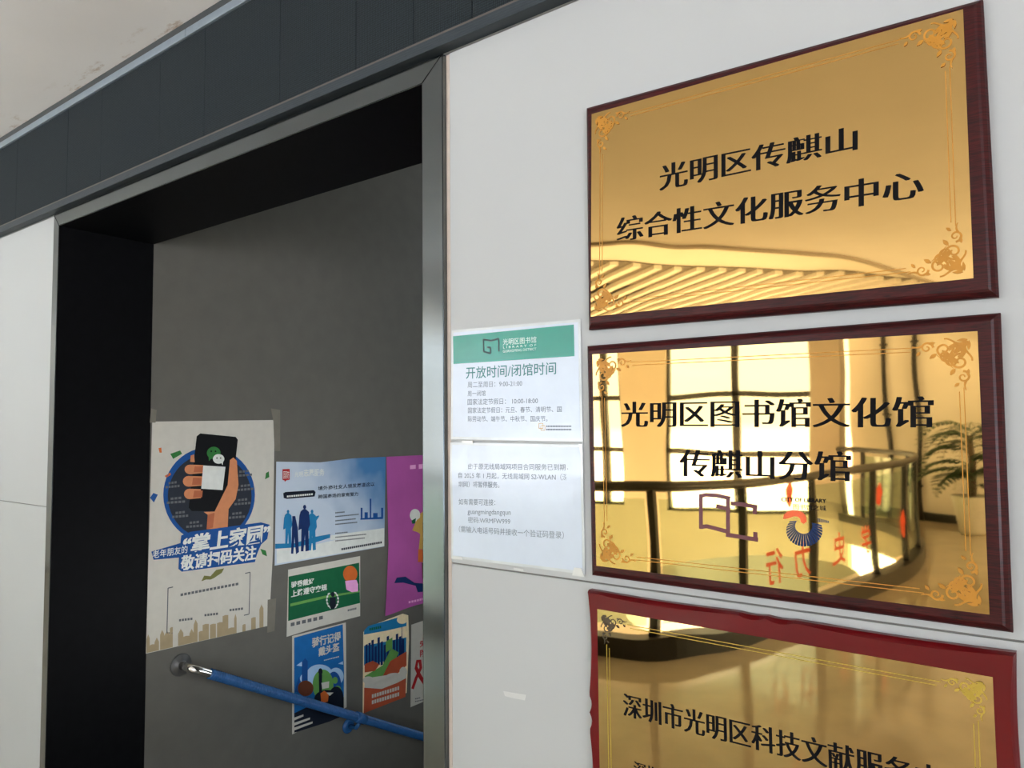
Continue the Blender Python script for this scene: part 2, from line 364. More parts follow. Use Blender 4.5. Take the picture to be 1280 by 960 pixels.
def dice_and_warp(bm, pl, fn, step=0.03):
    """cuts a flat print into strips and lets it bulge off the wall by fn(u, v)"""
    for ax, (lo, hi) in ((pl.u, (-1, 1)), (pl.v, (-1, 1))):
        k = -0.6
        while k < 0.6:
            bmesh.ops.bisect_plane(bm, geom=bm.verts[:] + bm.edges[:] + bm.faces[:], plane_co=pl.o + ax * k, plane_no=ax); k += step
    for v in bm.verts:
        w = v.co - pl.o; v.co += pl.n * fn(w.dot(pl.u), w.dot(pl.v))

Z0 = 1.5                                       # eye height; heights below are from the floor
# ================================================================== STRUCTURE
SEAM = Z0 - 0.268
TOPW = Z0 + 0.764
XJ = -1.039                                    # inner face of the right jamb
# front wall: white panels left and right of the doorway, with a horizontal joint
for side, x0, x1 in (('left', -9.0, -2.822), ('right', -0.972, 5.0)):
    bm = bmesh.new()
    box(bm, (x0, 0, 0), (x1, 0.10, SEAM - 0.0015)); box(bm, (x0, 0, SEAM + 0.0015), (x1, 0.10, TOPW - 0.004)); box(bm, (x0, 0.004, SEAM - 0.0015), (x1, 0.1, SEAM + 0.0015), 1)
    structure(new_obj('wall_front_' + side, bm, [M['wall'], M['groove']]))
bm = bmesh.new(); box(bm, (-9, 0.0, TOPW + 0.0), (5, 0.32, 3.4)); structure(new_obj('wall_front_upper', bm, M['wall']))
bm = bmesh.new(); box(bm, (-0.9805, -0.001, 0), (-0.972, 0.06, TOPW - 0.006)); structure(new_obj('trim_1', bm, M['caulk']))
# fascia: ridged trim, woven board, bright strip, dark strip, ceiling
bm = bmesh.new()
for i, (z, d) in enumerate(((0.764, 0.030), (0.772, 0.026), (0.780, 0.022), (0.788, 0.019))):
    box(bm, (-9, -d, Z0 + z), (5, 0, Z0 + z + 0.0072), 0, 0.0012)
box(bm, (-9, -0.016, Z0 + 0.796), (5, 0, Z0 + 0.801), 1)
structure(new_obj('trim_2', bm, [M['ridge'], M['ridge_brown']]))
bm = bmesh.new(); jx = [-9, -8.1, -7.2, -6.4, -5.6, -4.9, -4.1, -3.55, -3.16, -2.72, -2.47, -2.1, -1.86, -1.52, -1.24, -1.06, -0.9, -0.62, -0.2, 0.3, 1.0, 2.2, 5]
for i in range(len(jx) - 1): box(bm, (jx[i] + 0.0010, -0.014, Z0 + 0.801), (jx[i+1] - 0.0010, 0, Z0 + 1.111), 0)
structure(new_obj('trim_3', bm, M['fascia']))
bm = bmesh.new(); jx = [-9, -6.2, -4.8, -3.4, -1.95, -0.4, 1.2, 5]
for i in range(len(jx) - 1): box(bm, (jx[i] + 0.001, -0.022, Z0 + 1.111), (jx[i+1] - 0.001, 0, Z0 + 1.135), 0, 0.002)
structure(new_obj('trim_4', bm, M['fascia_strip']))
bm = bmesh.new(); box(bm, (-9, -0.010, Z0 + 1.135), (5, 0, Z0 + 1.166)); structure(new_obj('trim_5', bm, M['fascia_dark']))

# doorway: mitred steel frame, black lining
FT = 0.012
xo0, xo1, xi0, xi1, zt, zi = -2.822, -0.981, -2.779, XJ, Z0 + 0.758, Z0 + 0.712
dr = structure(empty('door_1', ((xi0 + xi1) / 2, 0, 0)))
def frame_part(name, pts):
    bm = bmesh.new(); prism(bm, pts, -FT, 0.001)
    bmesh.ops.bevel(bm, geom=[e for e in bm.edges if all(abs(v.co.y + FT) < 1e-5 for v in e.verts)], offset=0.0015, segments=2, affect='EDGES')
    return new_obj(name, bm, M['steel'], dr)
frame_part('jamb', [(xo0, 0), (xi0, 0), (xi0, zi), (xo0, zt)])
frame_part('jamb', [(xi1, 0), (xo1, 0), (xo1, zt), (xi1, zi)])
frame_part('lintel', [(xi0, zi), (xi1, zi), (xo1, zt), (xo0, zt)])
RD = 0.323
bm = bmesh.new(); box(bm, (xi0 - 0.04, 0.002, 0), (xi0, RD, zi)); box(bm, (xi0, -0.0105, 0), (xi0 + 0.001, RD, zi - 0.001)); new_obj('lining', bm, M['black'], dr)
bm = bmesh.new(); box(bm, (xi1, 0.002, 0), (xi1 + 0.04, RD, zi)); box(bm, (xi1 - 0.001, -0.0105, 0), (xi1, RD, zi - 0.001)); new_obj('lining', bm, M['black'], dr)
bm = bmesh.new(); box(bm, (xi0 - 0.04, 0.002, zi), (xi1 + 0.04, RD, zi + 0.05)); box(bm, (xi0, -0.0105, zi - 0.001), (xi1, RD, zi)); new_obj('lining', bm, M['black'], dr)

# stairwell behind the doorway
bm = bmesh.new(); box(bm, (XS - 0.1, RD, -2.2), (XS, 4.2, 3.6)); structure(new_obj('wall_stairwell_left', bm, M['stair_wall']))
sy0, sy1, sz0, sz1 = 0.75, 1.75, 0.25, 0.82
bm = bmesh.new(); box(bm, (XJ + 0.04, RD, -2.2), (XJ + 0.14, sy0, 3.6)); box(bm, (XJ + 0.04, sy1, -2.2), (XJ + 0.14, 4.2, 3.6)); box(bm, (XJ + 0.04, sy0, -2.2), (XJ + 0.14, sy1, sz0)); box(bm, (XJ + 0.04, sy0, sz1), (XJ + 0.14, sy1, 3.6)); structure(new_obj('wall_stairwell_right', bm, M['stair_wall']))
bm = bmesh.new(); box(bm, (XS, 4.2, -2.2), (XJ + 0.04, 4.3, 2.0)); box(bm, (XS, 4.2, 3.3), (XJ + 0.04, 4.3, 3.6)); box(bm, (XS, 4.2, 2.0), (XS + 0.15, 4.3, 3.3)); box(bm, (XJ - 0.1, 4.2, 2.0), (XJ + 0.04, 4.3, 3.3)); structure(new_obj('wall_stairwell_end', bm, M['stair_wall']))
bm = bmesh.new(); box(bm, (XS - 0.1, 0.32, 3.4), (XJ + 0.14, 4.3, 3.5)); structure(new_obj('ceiling_stairwell', bm, M['stair_wall']))
bm = bmesh.new(); pts = [(0.0, -0.25), (0.0, 0.0), (0.75, 0.0)]
y, z = 0.75, 0.0
for k in range(12): z -= 0.16; pts.append((y, z)); y += 0.28; pts.append((y, z))
pts.append((y, z - 0.3)); pts = pts
n = len(pts); A = [bm.verts.new((XS, p[0], p[1])) for p in pts]; B = [bm.verts.new((XJ + 0.04, p[0], p[1])) for p in pts]
bm.faces.new(A); bm.faces.new(B[::-1])
for i in range(n): bm.faces.new((A[i], B[i], B[(i+1) % n], A[(i+1) % n]))
bmesh.ops.recalc_face_normals(bm, faces=bm.faces[:]); structure(new_obj('floor_stair', bm, M['stair_wall']))

w = structure(empty('window_4', (XJ + 0.09, (sy0 + sy1) / 2, sz0)))  # unseen window, added to light the posters and the wall opposite
bm = bmesh.new()
for a_, b_ in (((sy0, sz0), (sy0 + 0.04, sz1)), ((sy1 - 0.04, sz0), (sy1, sz1)), ((sy0, sz0), (sy1, sz0 + 0.04)), ((sy0, sz1 - 0.04), (sy1, sz1)), (((sy0 + sy1) / 2 - 0.02, sz0), ((sy0 + sy1) / 2 + 0.02, sz1))): box(bm, (XJ + 0.06, a_[0], a_[1]), (XJ + 0.12, b_[0], b_[1]))
new_obj('window_frame', bm, M['steel'], w)
bm = bmesh.new(); box(bm, (XJ + 0.085, sy0 + 0.01, sz0 + 0.01), (XJ + 0.095, sy1 - 0.01, sz1 - 0.01)); new_obj('pane', bm, M['pane'], w)
w = structure(empty('window_3', ((XS + XJ) / 2, 4.25, 2.0)))
bm = bmesh.new(); wx0, wx1 = XS + 0.15, XJ - 0.1
for a_, b_ in (((wx0, 2.0), (wx0 + 0.05, 3.3)), ((wx1 - 0.05, 2.0), (wx1, 3.3)), ((wx0, 2.0), (wx1, 2.05)), ((wx0, 3.25), (wx1, 3.3)), (((wx0 + wx1) / 2 - 0.025, 2.0), ((wx0 + wx1) / 2 + 0.025, 3.3))): box(bm, (a_[0], 4.22, a_[1]), (b_[0], 4.28, b_[1]))
new_obj('window_frame', bm, M['steel'], w)
bm = bmesh.new(); box(bm, (wx0 + 0.01, 4.245, 2.01), (wx1 - 0.01, 4.255, 3.29)); new_obj('pane', bm, M['pane'], w)

# hall behind the camera: floor with the oval void, ceiling with a curved edge, window wall
VOID = [(-7.2, -4.6), (-6.0, -3.75), (-4.8, -3.25), (-3.6, -3.1), (-2.9, -3.12), (-2.5, -3.2), (-2.2, -3.3), (-1.97, -3.6), (-1.78, -4.1), (-1.64, -4.7), (-1.54, -5.3), (-1.45, -5.95),
        (-1.36, -6.6), (-1.30, -7.2), (-1.32, -8.0), (-1.45, -8.9), (-1.72, -9.7), (-2.15, -10.4), (-2.75, -10.95)]
def smooth_curve(p, n=6):
    out = []
    for i in range(len(p) - 1):
        a, b, c, d = (Vector(p[max(i-1, 0)]), Vector(p[i]), Vector(p[i+1]), Vector(p[min(i+2, len(p)-1)]))
        for k in range(n):
            t = k / n; out.append(0.5 * ((2*b) + (c-a)*t + (2*a-5*b+4*c-d)*t*t + (3*b-a-3*c+d)*t**3))
    out.append(Vector(p[-1])); return out
VC = smooth_curve(VOID)
bm = bmesh.new(); slab(bm, [(-12, 0), (-12, -4.6)] + [(v.x, v.y) for v in VC] + [(-2.75, -11.8), (5, -11.8), (5, 0)], -0.35, 0.0)
structure(new_obj('floor', bm, M['floor']))
# kerb along the void
def wall_along(bm, pts, z0, z1, t, mi=0):
    n = len(pts); L = []; R_ = []
    for i in range(n):
        d = (pts[min(i+1, n-1)] - pts[max(i-1, 0)]).normalized(); q = Vector((-d.y, d.x))
        L.append(pts[i] + q * t / 2); R_.append(pts[i] - q * t / 2)
    slab(bm, [(v.x, v.y) for v in L] + [(v.x, v.y) for v in R_[::-1]], z0, z1, mi)
bm = bmesh.new(); wall_along(bm, VC, 0.0, 0.13, 0.12); structure(new_obj('trim_6', bm, M['rail_black']))
CE = smooth_curve([(-12, -4.2), (-7.2, -3.9), (-5, -3.0), (-3.6, -2.85), (-2.35, -3.0), (-1.93, -3.4), (-1.65, -3.76), (-1.39, -4.15), (-1.1, -4.75), (-0.87, -5.6), (-0.7, -6.8), (-0.65, -8.5), (-0.8, -11.8)])
bm = bmesh.new(); slab(bm, [(-12, 0.0)] + [(v.x, v.y) for v in CE] + [(5, -11.8), (5, 0.0)], Z0 + 1.166, Z0 + 1.30)
structure(new_obj('ceiling', bm, M['ceiling']))
bm = bmesh.new(); wall_along(bm, CE, Z0 + 1.150, Z0 + 1.166, 0.05); structure(new_obj('trim_7', bm, M['tan_wall']))
bm = bmesh.new(); box(bm, (-9, -11.9, Z0 + 1.62), (1, -2.4, Z0 + 1.7)); structure(new_obj('ceiling_atrium', bm, M['cream']))
# slats under the atrium ceiling
sd = Vector((-0.78, -0.62)).normalized(); sn = Vector((-sd.y, sd.x)); c0 = Vector((-3.1, -6.3))
bm = bmesh.new(); ss_ = []
for k in range(34):
    a = c0 - sn * (k * 0.24 - 3.3) - sd * 0.3; b = a + sd * 6.5
    if b.y < -11.1: b = a + sd * ((a.y + 11.1) / -sd.y)
    if (b - a).dot(sd) < 0.1: continue
    q = [a + sn * 0.04, b + sn * 0.04, b - sn * 0.04, a - sn * 0.04]; ss_.append(a)
    slab(bm, [(v.x, v.y) for v in q], Z0 + 1.565, Z0 + 1.61)
back = bmesh.new(); slab(back, [(v.x, v.y) for v in ss_] + [(-2.0, -11.15), (-9, -11.15), (-9, ss_[0].y)], Z0 + 1.605, Z0 + 1.619); structure(new_obj('ceiling_slat_backing', back, M['slat_gap']))
structure(new_obj('ceiling_slats', bm, M['slat']))

# far wall with windows
YF = -11.2
bm = bmesh.new()
box(bm, (-10, YF - 0.25, -4.0), (-2.75, YF, 0.0)); box(bm, (-6.62, YF - 0.25, 0.0), (-5.72, YF, 3.3)); box(bm, (-3.2, YF - 0.25, 0.0), (-2.75, YF + 0.15, 3.3), 1); box(bm, (-10, YF - 0.25, 3.05), (-2.75, YF, 3.3))
structure(new_obj('wall_far', bm, [M['sand_wall'], M['tan_wall']]))
bm = bmesh.new(); box(bm, (-2.75, -11.9, 0), (5, -11.8, 3.3)); structure(new_obj('wall_far_right', bm, M['cream']))
bm = bmesh.new(); box(bm, (-1.9, -11.8, 0), (5, -11.78, 0.13)); structure(new_obj('baseboard_far', bm, M['rail_black']))
bm = bmesh.new(); box(bm, (-10, -11.2, -4.2), (-1, -2.9, -4.0)); structure(new_obj('floor_lower', bm, M['cream']))
bm = bmesh.new(); slab(bm, [(-2.95 + 1.15 * math.cos(2 * math.pi * k / 40), -7.3 + 1.9 * math.sin(2 * math.pi * k / 40)) for k in range(40)], -0.5, -0.30); structure(new_obj('floor_platform', bm, M['pot']))
bm = bmesh.new(); box(bm, (-9.1, -4.3, 0), (-9, 0, Z0 + 1.3)); structure(new_obj('wall_left_added', bm, M['cream']))  # unseen end wall, added to block light from the left
bm = bmesh.new(); box(bm, (4, -11.8, 0), (4.1, -10, Z0 + 1.3)); box(bm, (4, -3.2, 0), (4.1, 0, Z0 + 1.3)); box(bm, (4, -10, 0), (4.1, -3.2, 0.3)); structure(new_obj('wall_right_added', bm, M['cream']))  # unseen wall added to darken the bevels, left open midway to let light in
bm = bmesh.new(); box(bm, (-10.1, -11.2, -4), (-10, -4.3, 3.3)); box(bm, (-10.1, -4.4, 0), (-9, -4.3, 3.3)); structure(new_obj('wall_void_left_added', bm, M['cream']))  # unseen wall, added to close off light from beyond the void
for i, (x0, x1, vm) in enumerate(((-5.72, -3.2, (-4.48,)), (-9.6, -6.62, (-8.2, -7.02)))):
    w = structure(empty('window_%d' % (i + 1), ((x0 + x1) / 2, YF - 0.12, 0.0)))
    bm = bmesh.new(); ya, yb = YF - 0.16, YF - 0.08
    box(bm, (x0, ya, 0), (x0 + 0.05, yb, 3.05)); box(bm, (x1 - 0.06, ya, 0), (x1, yb, 3.05)); box(bm, (x0, ya, 0), (x1, yb, 0.05)); box(bm, (x0, ya, 3.0), (x1, yb, 3.05))
    for v in vm: box(bm, (v - 0.06, ya, 0), (v + 0.06, yb, 3.05))
    for z in (1.03, 1.98): box(bm, (x0, ya, z - 0.045), (x1, yb, z + 0.045))
    new_obj('window_frame', bm, M['rail_black'], w)
    bm = bmesh.new(); box(bm, (x0 + 0.02, YF - 0.125, 0.02), (x1 - 0.02, YF - 0.115, 3.03)); new_obj('pane', bm, M['pane'], w)

# ================================================================== OBJECTS
# ---- brass plaques -------------------------------------------------
def scroll_ornament(pl, bm, cu, cv, su, sv, size, h, mi=0):
    """filigree corner, its outer corner at (cu, cv); su, sv point into the plate"""
    def P(x, y): return (cu + su * x * size, cv + sv * y * size)
    lay = [h]
    def rib(fn, n, w0, w1):
        for sw in (0, 1):
            lay[0] += 0.00003
            q = [];
            for k in range(n + 1):
                x, y = fn(k / n); q.append(P(y, x) if sw else P(x, y))
            pl.ribbon(bm, q, [size * (w0 + (w1 - w0) * k / n) for k in range(n + 1)], lay[0], mi)
    def spiral(cx, cy, r0, r1, a0, a1): return lambda t: (cx + (r0 + (r1 - r0) * t) * math.cos(math.radians(a0 + (a1 - a0) * t)), cy + (r0 + (r1 - r0) * t) * math.sin(math.radians(a0 + (a1 - a0) * t)))
    rib(spiral(0.47, 0.20, 0.17, 0.03, 200, -330), 30, 0.05, 0.03)
    rib(spiral(0.78, 0.15, 0.12, 0.02, 180, 640), 26, 0.045, 0.022)
    rib(spiral(0.33, 0.44, 0.13, 0.02, -60, 380), 26, 0.045, 0.022)
    rib(lambda t: (0.06 + 0.40 * t, 0.04 + 0.06 * math.sin(t * 5)), 12, 0.05, 0.03)
    rib(lambda t: (0.85 + 0.2 * t, 0.10 + 0.03 * math.sin(t * 3)), 6, 0.05, 0.015)
    rib(lambda t: (0.30 + 0.30 * t, 0.30 + 0.10 * math.sin(t * 3)), 8, 0.05, 0.01)
    def leaf(x, y, a, L, w):
        ca, sa = math.cos(math.radians(a)), math.sin(math.radians(a))
        o = [(0, 0), (0.3, 0.75), (0.55, 0.9), (0.8, 0.5), (1, 0), (0.8, -0.5), (0.55, -0.9), (0.3, -0.75)]
        for sw in ((0, 1) if abs(x - y) > 1e-6 else (0,)):
            lay[0] += 0.00003
            q = [(x + (p * L) * ca - (s_ * w) * sa, y + (p * L) * sa + (s_ * w) * ca) for p, s_ in o]
            pl.face(bm, [P(b, a_) if sw else P(a_, b) for a_, b in q], lay[0], mi)
    leaf(0.07, 0.07, 45, 0.34, 0.07); leaf(0.14, 0.10, 12, 0.26, 0.055); leaf(0.30, 0.10, 60, 0.16, 0.04); leaf(0.46, 0.22, 100, 0.14, 0.05)
    leaf(0.60, 0.28, 35, 0.17, 0.045); leaf(0.62, 0.05, 10, 0.14, 0.035); leaf(0.36, 0.32, 20, 0.15, 0.04); leaf(0.90, 0.22, 50, 0.12, 0.035); leaf(0.04, 0.02, 5, 0.2, 0.035)

def front_plane(px, py, y):
    return Plane(on_front(px, py, y), (1, 0, 0), (0, -1, 0), lambda a, b: on_front(a, b, y))
TH = 0.019
def plaque(px_outer, px_plate, label, rim, gold, orn, lines_m, scallop=False):
    cx = sum(p[0] for p in px_outer) / 4; cy = sum(p[1] for p in px_outer) / 4
    c = on_front(cx, cy, -TH)
    root = tag(empty('brass_plaque', (c.x, 0, c.z)), label, 'plaque', 'brass plaques on the white wall')
    pl = front_plane(cx, cy, -TH)
    q = [Vector(pl.uv(p)) for p in px_outer]               # TL TR BR BL
    bm = bmesh.new()
    if not scallop:
        B = 0.007; ins = []
        ctr = sum(q, Vector((0, 0))) / 4
        loops = []
        for inset, h in ((0.0, -TH + 0.0005), (0.0, -0.009), (0.0025, -0.005), (B, -0.0012), (B + 0.003, 0.0)):
            loops.append([bm.verts.new(pl.at(p.x + (inset if p.x < ctr.x else -inset), p.y + (inset if p.y < ctr.y else -inset), h)) for p in q])
    else:
        prof = []
        o = []
        nr = (Vector((0, -1)), Vector((-1, 0)), Vector((0, 1)), Vector((1, 0)))
        for i in range(4):
            for k in range(60):
                t = k / 60; s_ = abs(t - 0.5)
                e = 0.006 * math.sin(math.pi * (0.5 - s_) / 0.43) if s_ > 0.07 else 0.005 * abs(math.sin(math.pi * s_ / 0.07))
                o.append((q[i] + (q[(i+1) % 4] - q[i]) * t, nr[i], e, k == 0, nr[i-1]))
        loops = []
        for f0, f1, h in ((0.0, 0.35, -TH + 0.0005), (0.0, 0.35, -0.008), (0.0015, 0.7, -0.003), (0.0025, 1.0, 0.0)):
            loops.append([])
            for p, nv, e, first, pv in o:
                w = p + nv * (f0 + f1 * e) + (pv * (f0 + f1 * e) if first else Vector((0, 0)))
                loops[-1].append(bm.verts.new(pl.at(w.x, w.y, h)))
    n = len(loops[0])
    for i in range(len(loops) - 1):
        for k in range(n): bm.faces.new((loops[i][k], loops[i][(k+1) % n], loops[i+1][(k+1) % n], loops[i+1][k]))
    bm.faces.new(loops[-1]); bm.faces.new(loops[0][::-1])
    bmesh.ops.recalc_face_normals(bm, faces=bm.faces[:])
    new_obj('backing_board', bm, rim, root)
    g = [pl.uv(p) for p in px_plate]
    bm = bmesh.new(); pl.slabuv(bm, g, 0.0002, 0.0012); plate = new_obj('brass_plate', bm, gold, root)
    # etched double border and corners
    H = 0.0016
    bm = bmesh.new(); G = [Vector(p) for p in g]
    inx, iny, S = 0.017, 0.017, orn
    def corner(i, du, dv):
        s_ = ((1, -1), (-1, -1), (-1, 1), (1, 1))[i]; return (G[i].x + s_[0] * du, G[i].y + s_[1] * dv)
    sg = ((1, -1), (-1, -1), (-1, 1), (1, 1))
    for off in (0.0, 0.005):
        for i in range(4):
            j = (i + 1) % 4; a = Vector(corner(i, inx + off, iny + off)); b = Vector(corner(j, inx + off, iny + off)); d = (b - a).normalized()
            pl.ribbon(bm, [tuple(a + d * (S * 0.85)), tuple(b - d * (S * 0.85))], 0.0011, H)
    new_obj('border_lines', bm, lines_m, plate)
    for i in range(4):
        bm = bmesh.new(); k = corner(i, 0.008, 0.008); scroll_ornament(pl, bm, k[0], k[1], sg[i][0], sg[i][1], S, H); new_obj('corner_ornament', bm, lines_m if not scallop or i != 0 else M['dark_print'], plate)
    return plate, pl
def lettering(root, pl, items, m, h=0.0017, name='lettering'):
    for it in items:
        bm = bmesh.new(); pl.text(bm, it[0], it[1], h, 0, *it[2:]); new_obj(name, bm, m, root)

SONG = (0, -0.008, 0.036)
r1, p1 = plaque([(730, 133), (1228, -5), (1248, 370), (733, 412)], [(740, 143), (1204, 12), (1217, 348), (739, 396)],
    'topmost brass plaque in a dark red wooden frame, two lines of large black characters', M['red_wood'], M['gold'], 0.062, M['orange_print'])
p1.zoom(700, 0, 2.207)
lettering(r1, p1, [('光明区传麒山', [(278, 527), (818, 414), (818, 346), (278, 456)], *SONG[1:]), ('综合性文化服务中心', [(160, 668), (1000, 545), (1000, 466), (160, 602)], *SONG[1:])], M['ink'])

r2, p2 = plaque([(731, 432), (1250, 390), (1266, 793), (737, 720)], [(741, 443), (1222, 414), (1237, 768), (746, 707)],
    'middle brass plaque with a maroon emblem, a blue emblem and two lines of black characters', M['red_wood'], M['gold'], 0.062, M['orange_print'])
p2.zoom(700, 380, 2.207)
lettering(r2, p2, [('光明区图书馆文化馆', [(172, 339), (1027, 341), (1027, 254), (172, 270)], *SONG[1:]), ('传麒山分馆', [(333, 475), (800, 490), (800, 407), (333, 401)], *SONG[1:])], M['ink'])
p2.zoom(850, 600, 6.095)
bm = bmesh.new()
for n_, path in enumerate(([(385, 140), (290, 118), (200, 112), (161, 122)], [(161, 106), (163, 372)], [(163, 356), (210, 352), (365, 392)], [(278, 197), (385, 222)], [(368, 150), (369, 434)], [(388, 178), (475, 184), (592, 206)], [(573, 200), (573, 260)], [(352, 415), (460, 432), (598, 455)], [(577, 452), (577, 396)])):
    p2.line(bm, path, 0.0060, 0.0017 + n_ * 0.00002)
new_obj('emblem', bm, M['maroon'], r2)
bm = bmesh.new(); p2.text(bm, 'CITY OF LIBRARY', [(775, 162), (1115, 174), (1115, 144), (775, 130)], 0.0017, 0, 0.008, 0.03); new_obj('emblem_lettering', bm, M['ink'], r2)
bm = bmesh.new(); p2.text(bm, '图书馆之城', [(865, 222), (1115, 234), (1115, 195), (865, 180)], 0.0017, 0, 0.0, 0.015); new_obj('emblem_lettering', bm, M['ink'], r2)
bm = bmesh.new()
for k in range(23):
    a = math.radians(214 - 232 * k / 22); ca, sa = math.cos(a), math.sin(a); wo_, wi = 10.5 - 4 * abs(k - 12) / 12, 5.0
    o = (950 + 138 * ca, 385 + 120 * sa); i_ = (945 + 66 * ca, 348 + 60 * sa)
    p2.poly(bm, [(i_[0] - wi * sa, i_[1] + wi * ca), (o[0] - wo_ * sa, o[1] + wo_ * ca), (o[0] + wo_ * sa, o[1] - wo_ * ca), (i_[0] + wi * sa, i_[1] - wi * ca)], 0.0017)
for k in range(8):
    x = 1052 + k * 11; p2.poly(bm, [(x, 318 + k * 1.2), (x + 6, 319 + k), (x + 4 + 2, 290 + k * 3.0), (x, 288 + k * 3.0)], 0.00175)
new_obj('emblem_rays', bm, M['blue_emb'], r2)
bm = bmesh.new()
p2.poly(bm, [(788, 297), (795, 262), (820, 240), (860, 229), (905, 232), (940, 248), (962, 275), (968, 315), (945, 334), (922, 318), (920, 295), (900, 278), (870, 275), (830, 292)], 0.0018)
new_obj('emblem_arc', bm, M['orange_emb'], r2)

# third plaque: its lower half runs out of the photo; same size as the others
wbl = on_front(733, 738, -TH); wbr = on_front(1268, 818, -TH)
def px_of(P):
    d = Vector(P) - EYE; k = d.dot(FW); return (640 + FPX * d.dot(RT) / k, 480 - FPX * d.dot(UP) / k)
oTL, oTR = on_front(733, 738, -TH), on_front(1270, 818, -TH); gTL, gTR = on_front(747, 761, -TH), on_front(1241, 846, -TH)
HH = Vector((0, 0, -0.40)); HG = Vector((0, 0, -0.345))
r3, p3 = plaque([px_of(oTL), px_of(oTR), px_of(oTR + HH), px_of(oTL + HH)], [px_of(gTL), px_of(gTR), px_of(gTR + HG), px_of(gTL + HG)],
    'lowest brass plaque, cut off by the picture, in a glossy red scalloped frame', M['red_lacquer'], M['gold3'], 0.045, M['yellow_print'], True)
p3.zoom(0, 0, 1.0)
a = on_front(780.5, 897, -TH); b = on_front(792, 869.5, -TH); ch = 0.0345; e = on_front(1066, 948, -TH)
pitch = (e.x - a.x) / 9.95
def box_px(x0, x1, z0, z1, y=-TH): return [px_of((x0, y, z0)), px_of((x1, y, z0)), px_of((x1, y, z1)), px_of((x0, y, z1))]
zt_ = on_front(790, 868, -TH).z; zb_ = on_front(790, 897, -TH).z
s2 = on_front(793, 951, -TH)
lettering(r3, p3, [('深圳市光明区科技文献服务中', box_px(a.x, a.x + pitch * 12.95, zb_, zt_), *SONG[1:]), ('深圳', box_px(s2.x, s2.x + 0.042, s2.z - 0.021, s2.z), *SONG[1:])], M['ink'])

# ---- printed surfaces
def clusters(pl, bm, gap=0.03):
    """groups of printed shapes that stand close together, each as its own mesh"""
    seen = set(); isl = []
    bm.verts.index_update()
    for v in bm.verts:
        if v.index in seen: continue
        st = [v]; seen.add(v.index); cur = []
        while st:
            a = st.pop(); cur.append(a)
            for e in a.link_edges:
                b = e.other_vert(a)
                if b.index not in seen: seen.add(b.index); st.append(b)
        us = [(q.co - pl.o).dot(pl.u) for q in cur]; vs_ = [(q.co - pl.o).dot(pl.v) for q in cur]
        isl.append([min(us), max(us), min(vs_), max(vs_), cur])
    grp = list(range(len(isl)))
    def root_(i):
        while grp[i] != i: i = grp[i]
        return i
    for i in range(len(isl)):
        for j in range(i):
            a, b = isl[i], isl[j]
            if a[0] - gap < b[1] and b[0] - gap < a[1] and a[2] - gap < b[3] and b[2] - gap < a[3]: grp[root_(i)] = root_(j)
    out = {}
    for i in range(len(isl)): out.setdefault(root_(i), []).extend(isl[i][4])
    res = []
    for vs_ in out.values():
        n = bmesh.new(); mp = {v: n.verts.new(v.co) for v in vs_}
        for f in {f for v in vs_ for f in v.link_faces}: n.faces.new([mp[v] for v in f.verts])
        res.append(n)
    bm.free(); return res

# ---- laminated notices ----------------------------------------------
def notice(corners, label, printed, warp, cat='notice'):
    cx = sum(p[0] for p in corners) / 4; cy = sum(p[1] for p in corners) / 4
    pl = front_plane(cx, cy, -0.0012); c = pl.o
    root = tag(empty('laminated_notice', (c.x, 0, c.z)), label, cat, 'laminated notices beside the doorway')
    g = [Vector(pl.uv(p)) for p in corners]
    bm = bmesh.new(); pl.slabuv(bm, [tuple(v) for v in g], 0.0, 0.0004); dice_and_warp(bm, pl, warp); new_obj('laminate_pouch', bm, M['clear'], root)
    s_ = ((1, -1), (-1, -1), (-1, 1), (1, 1)); e = 0.005
    bm = bmesh.new(); pl.slabuv(bm, [(g[i].x + s_[i][0] * e, g[i].y + s_[i][1] * e) for i in range(4)], 0.0005, 0.0002); dice_and_warp(bm, pl, warp); sheet = new_obj('sheet', bm, M['paper'], root)
    for name, m, fn in printed:
        bm = bmesh.new(); fn(pl, bm)
        for part in clusters(pl, bm): dice_and_warp(part, pl, warp, 0.05); new_obj(name, part, m, sheet)
    return root, pl
PH = 0.0010
def n1_banner(pl, bm):
    pl.zoom(540, 380, 5.818); pl.poly(bm, [(157, 235), (1036, 150), (1041, 380), (160, 437)], PH)
def n1_logo(pl, bm):
    for path in ([(432, 268), (378, 258), (380, 347), (430, 360), (430, 318), (405, 315)], [(432, 268), (490, 252), (490, 345)]):
        for i in range(len(path) - 1): pl.line(bm, path[i:i+2], 0.0034, PH + .0003)
def n1_white(pl, bm):
    pl.text(bm, '光明区图书馆', [(520, 302), (764, 282), (764, 236), (520, 254)], PH + .0003)
    pl.text(bm, 'L I B R A R Y  O F', [(522, 325), (764, 307), (764, 291), (522, 308)], PH + .0003)
    pl.text(bm, 'GUANGMING DISTRICT', [(520, 354), (764, 336), (764, 318), (520, 335)], PH + .0003)
def n1_head(pl, bm): pl.text(bm, '开放时间/闭馆时间', [(250, 546), (908, 512), (908, 420), (250, 458)], PH, 0, 0.006)
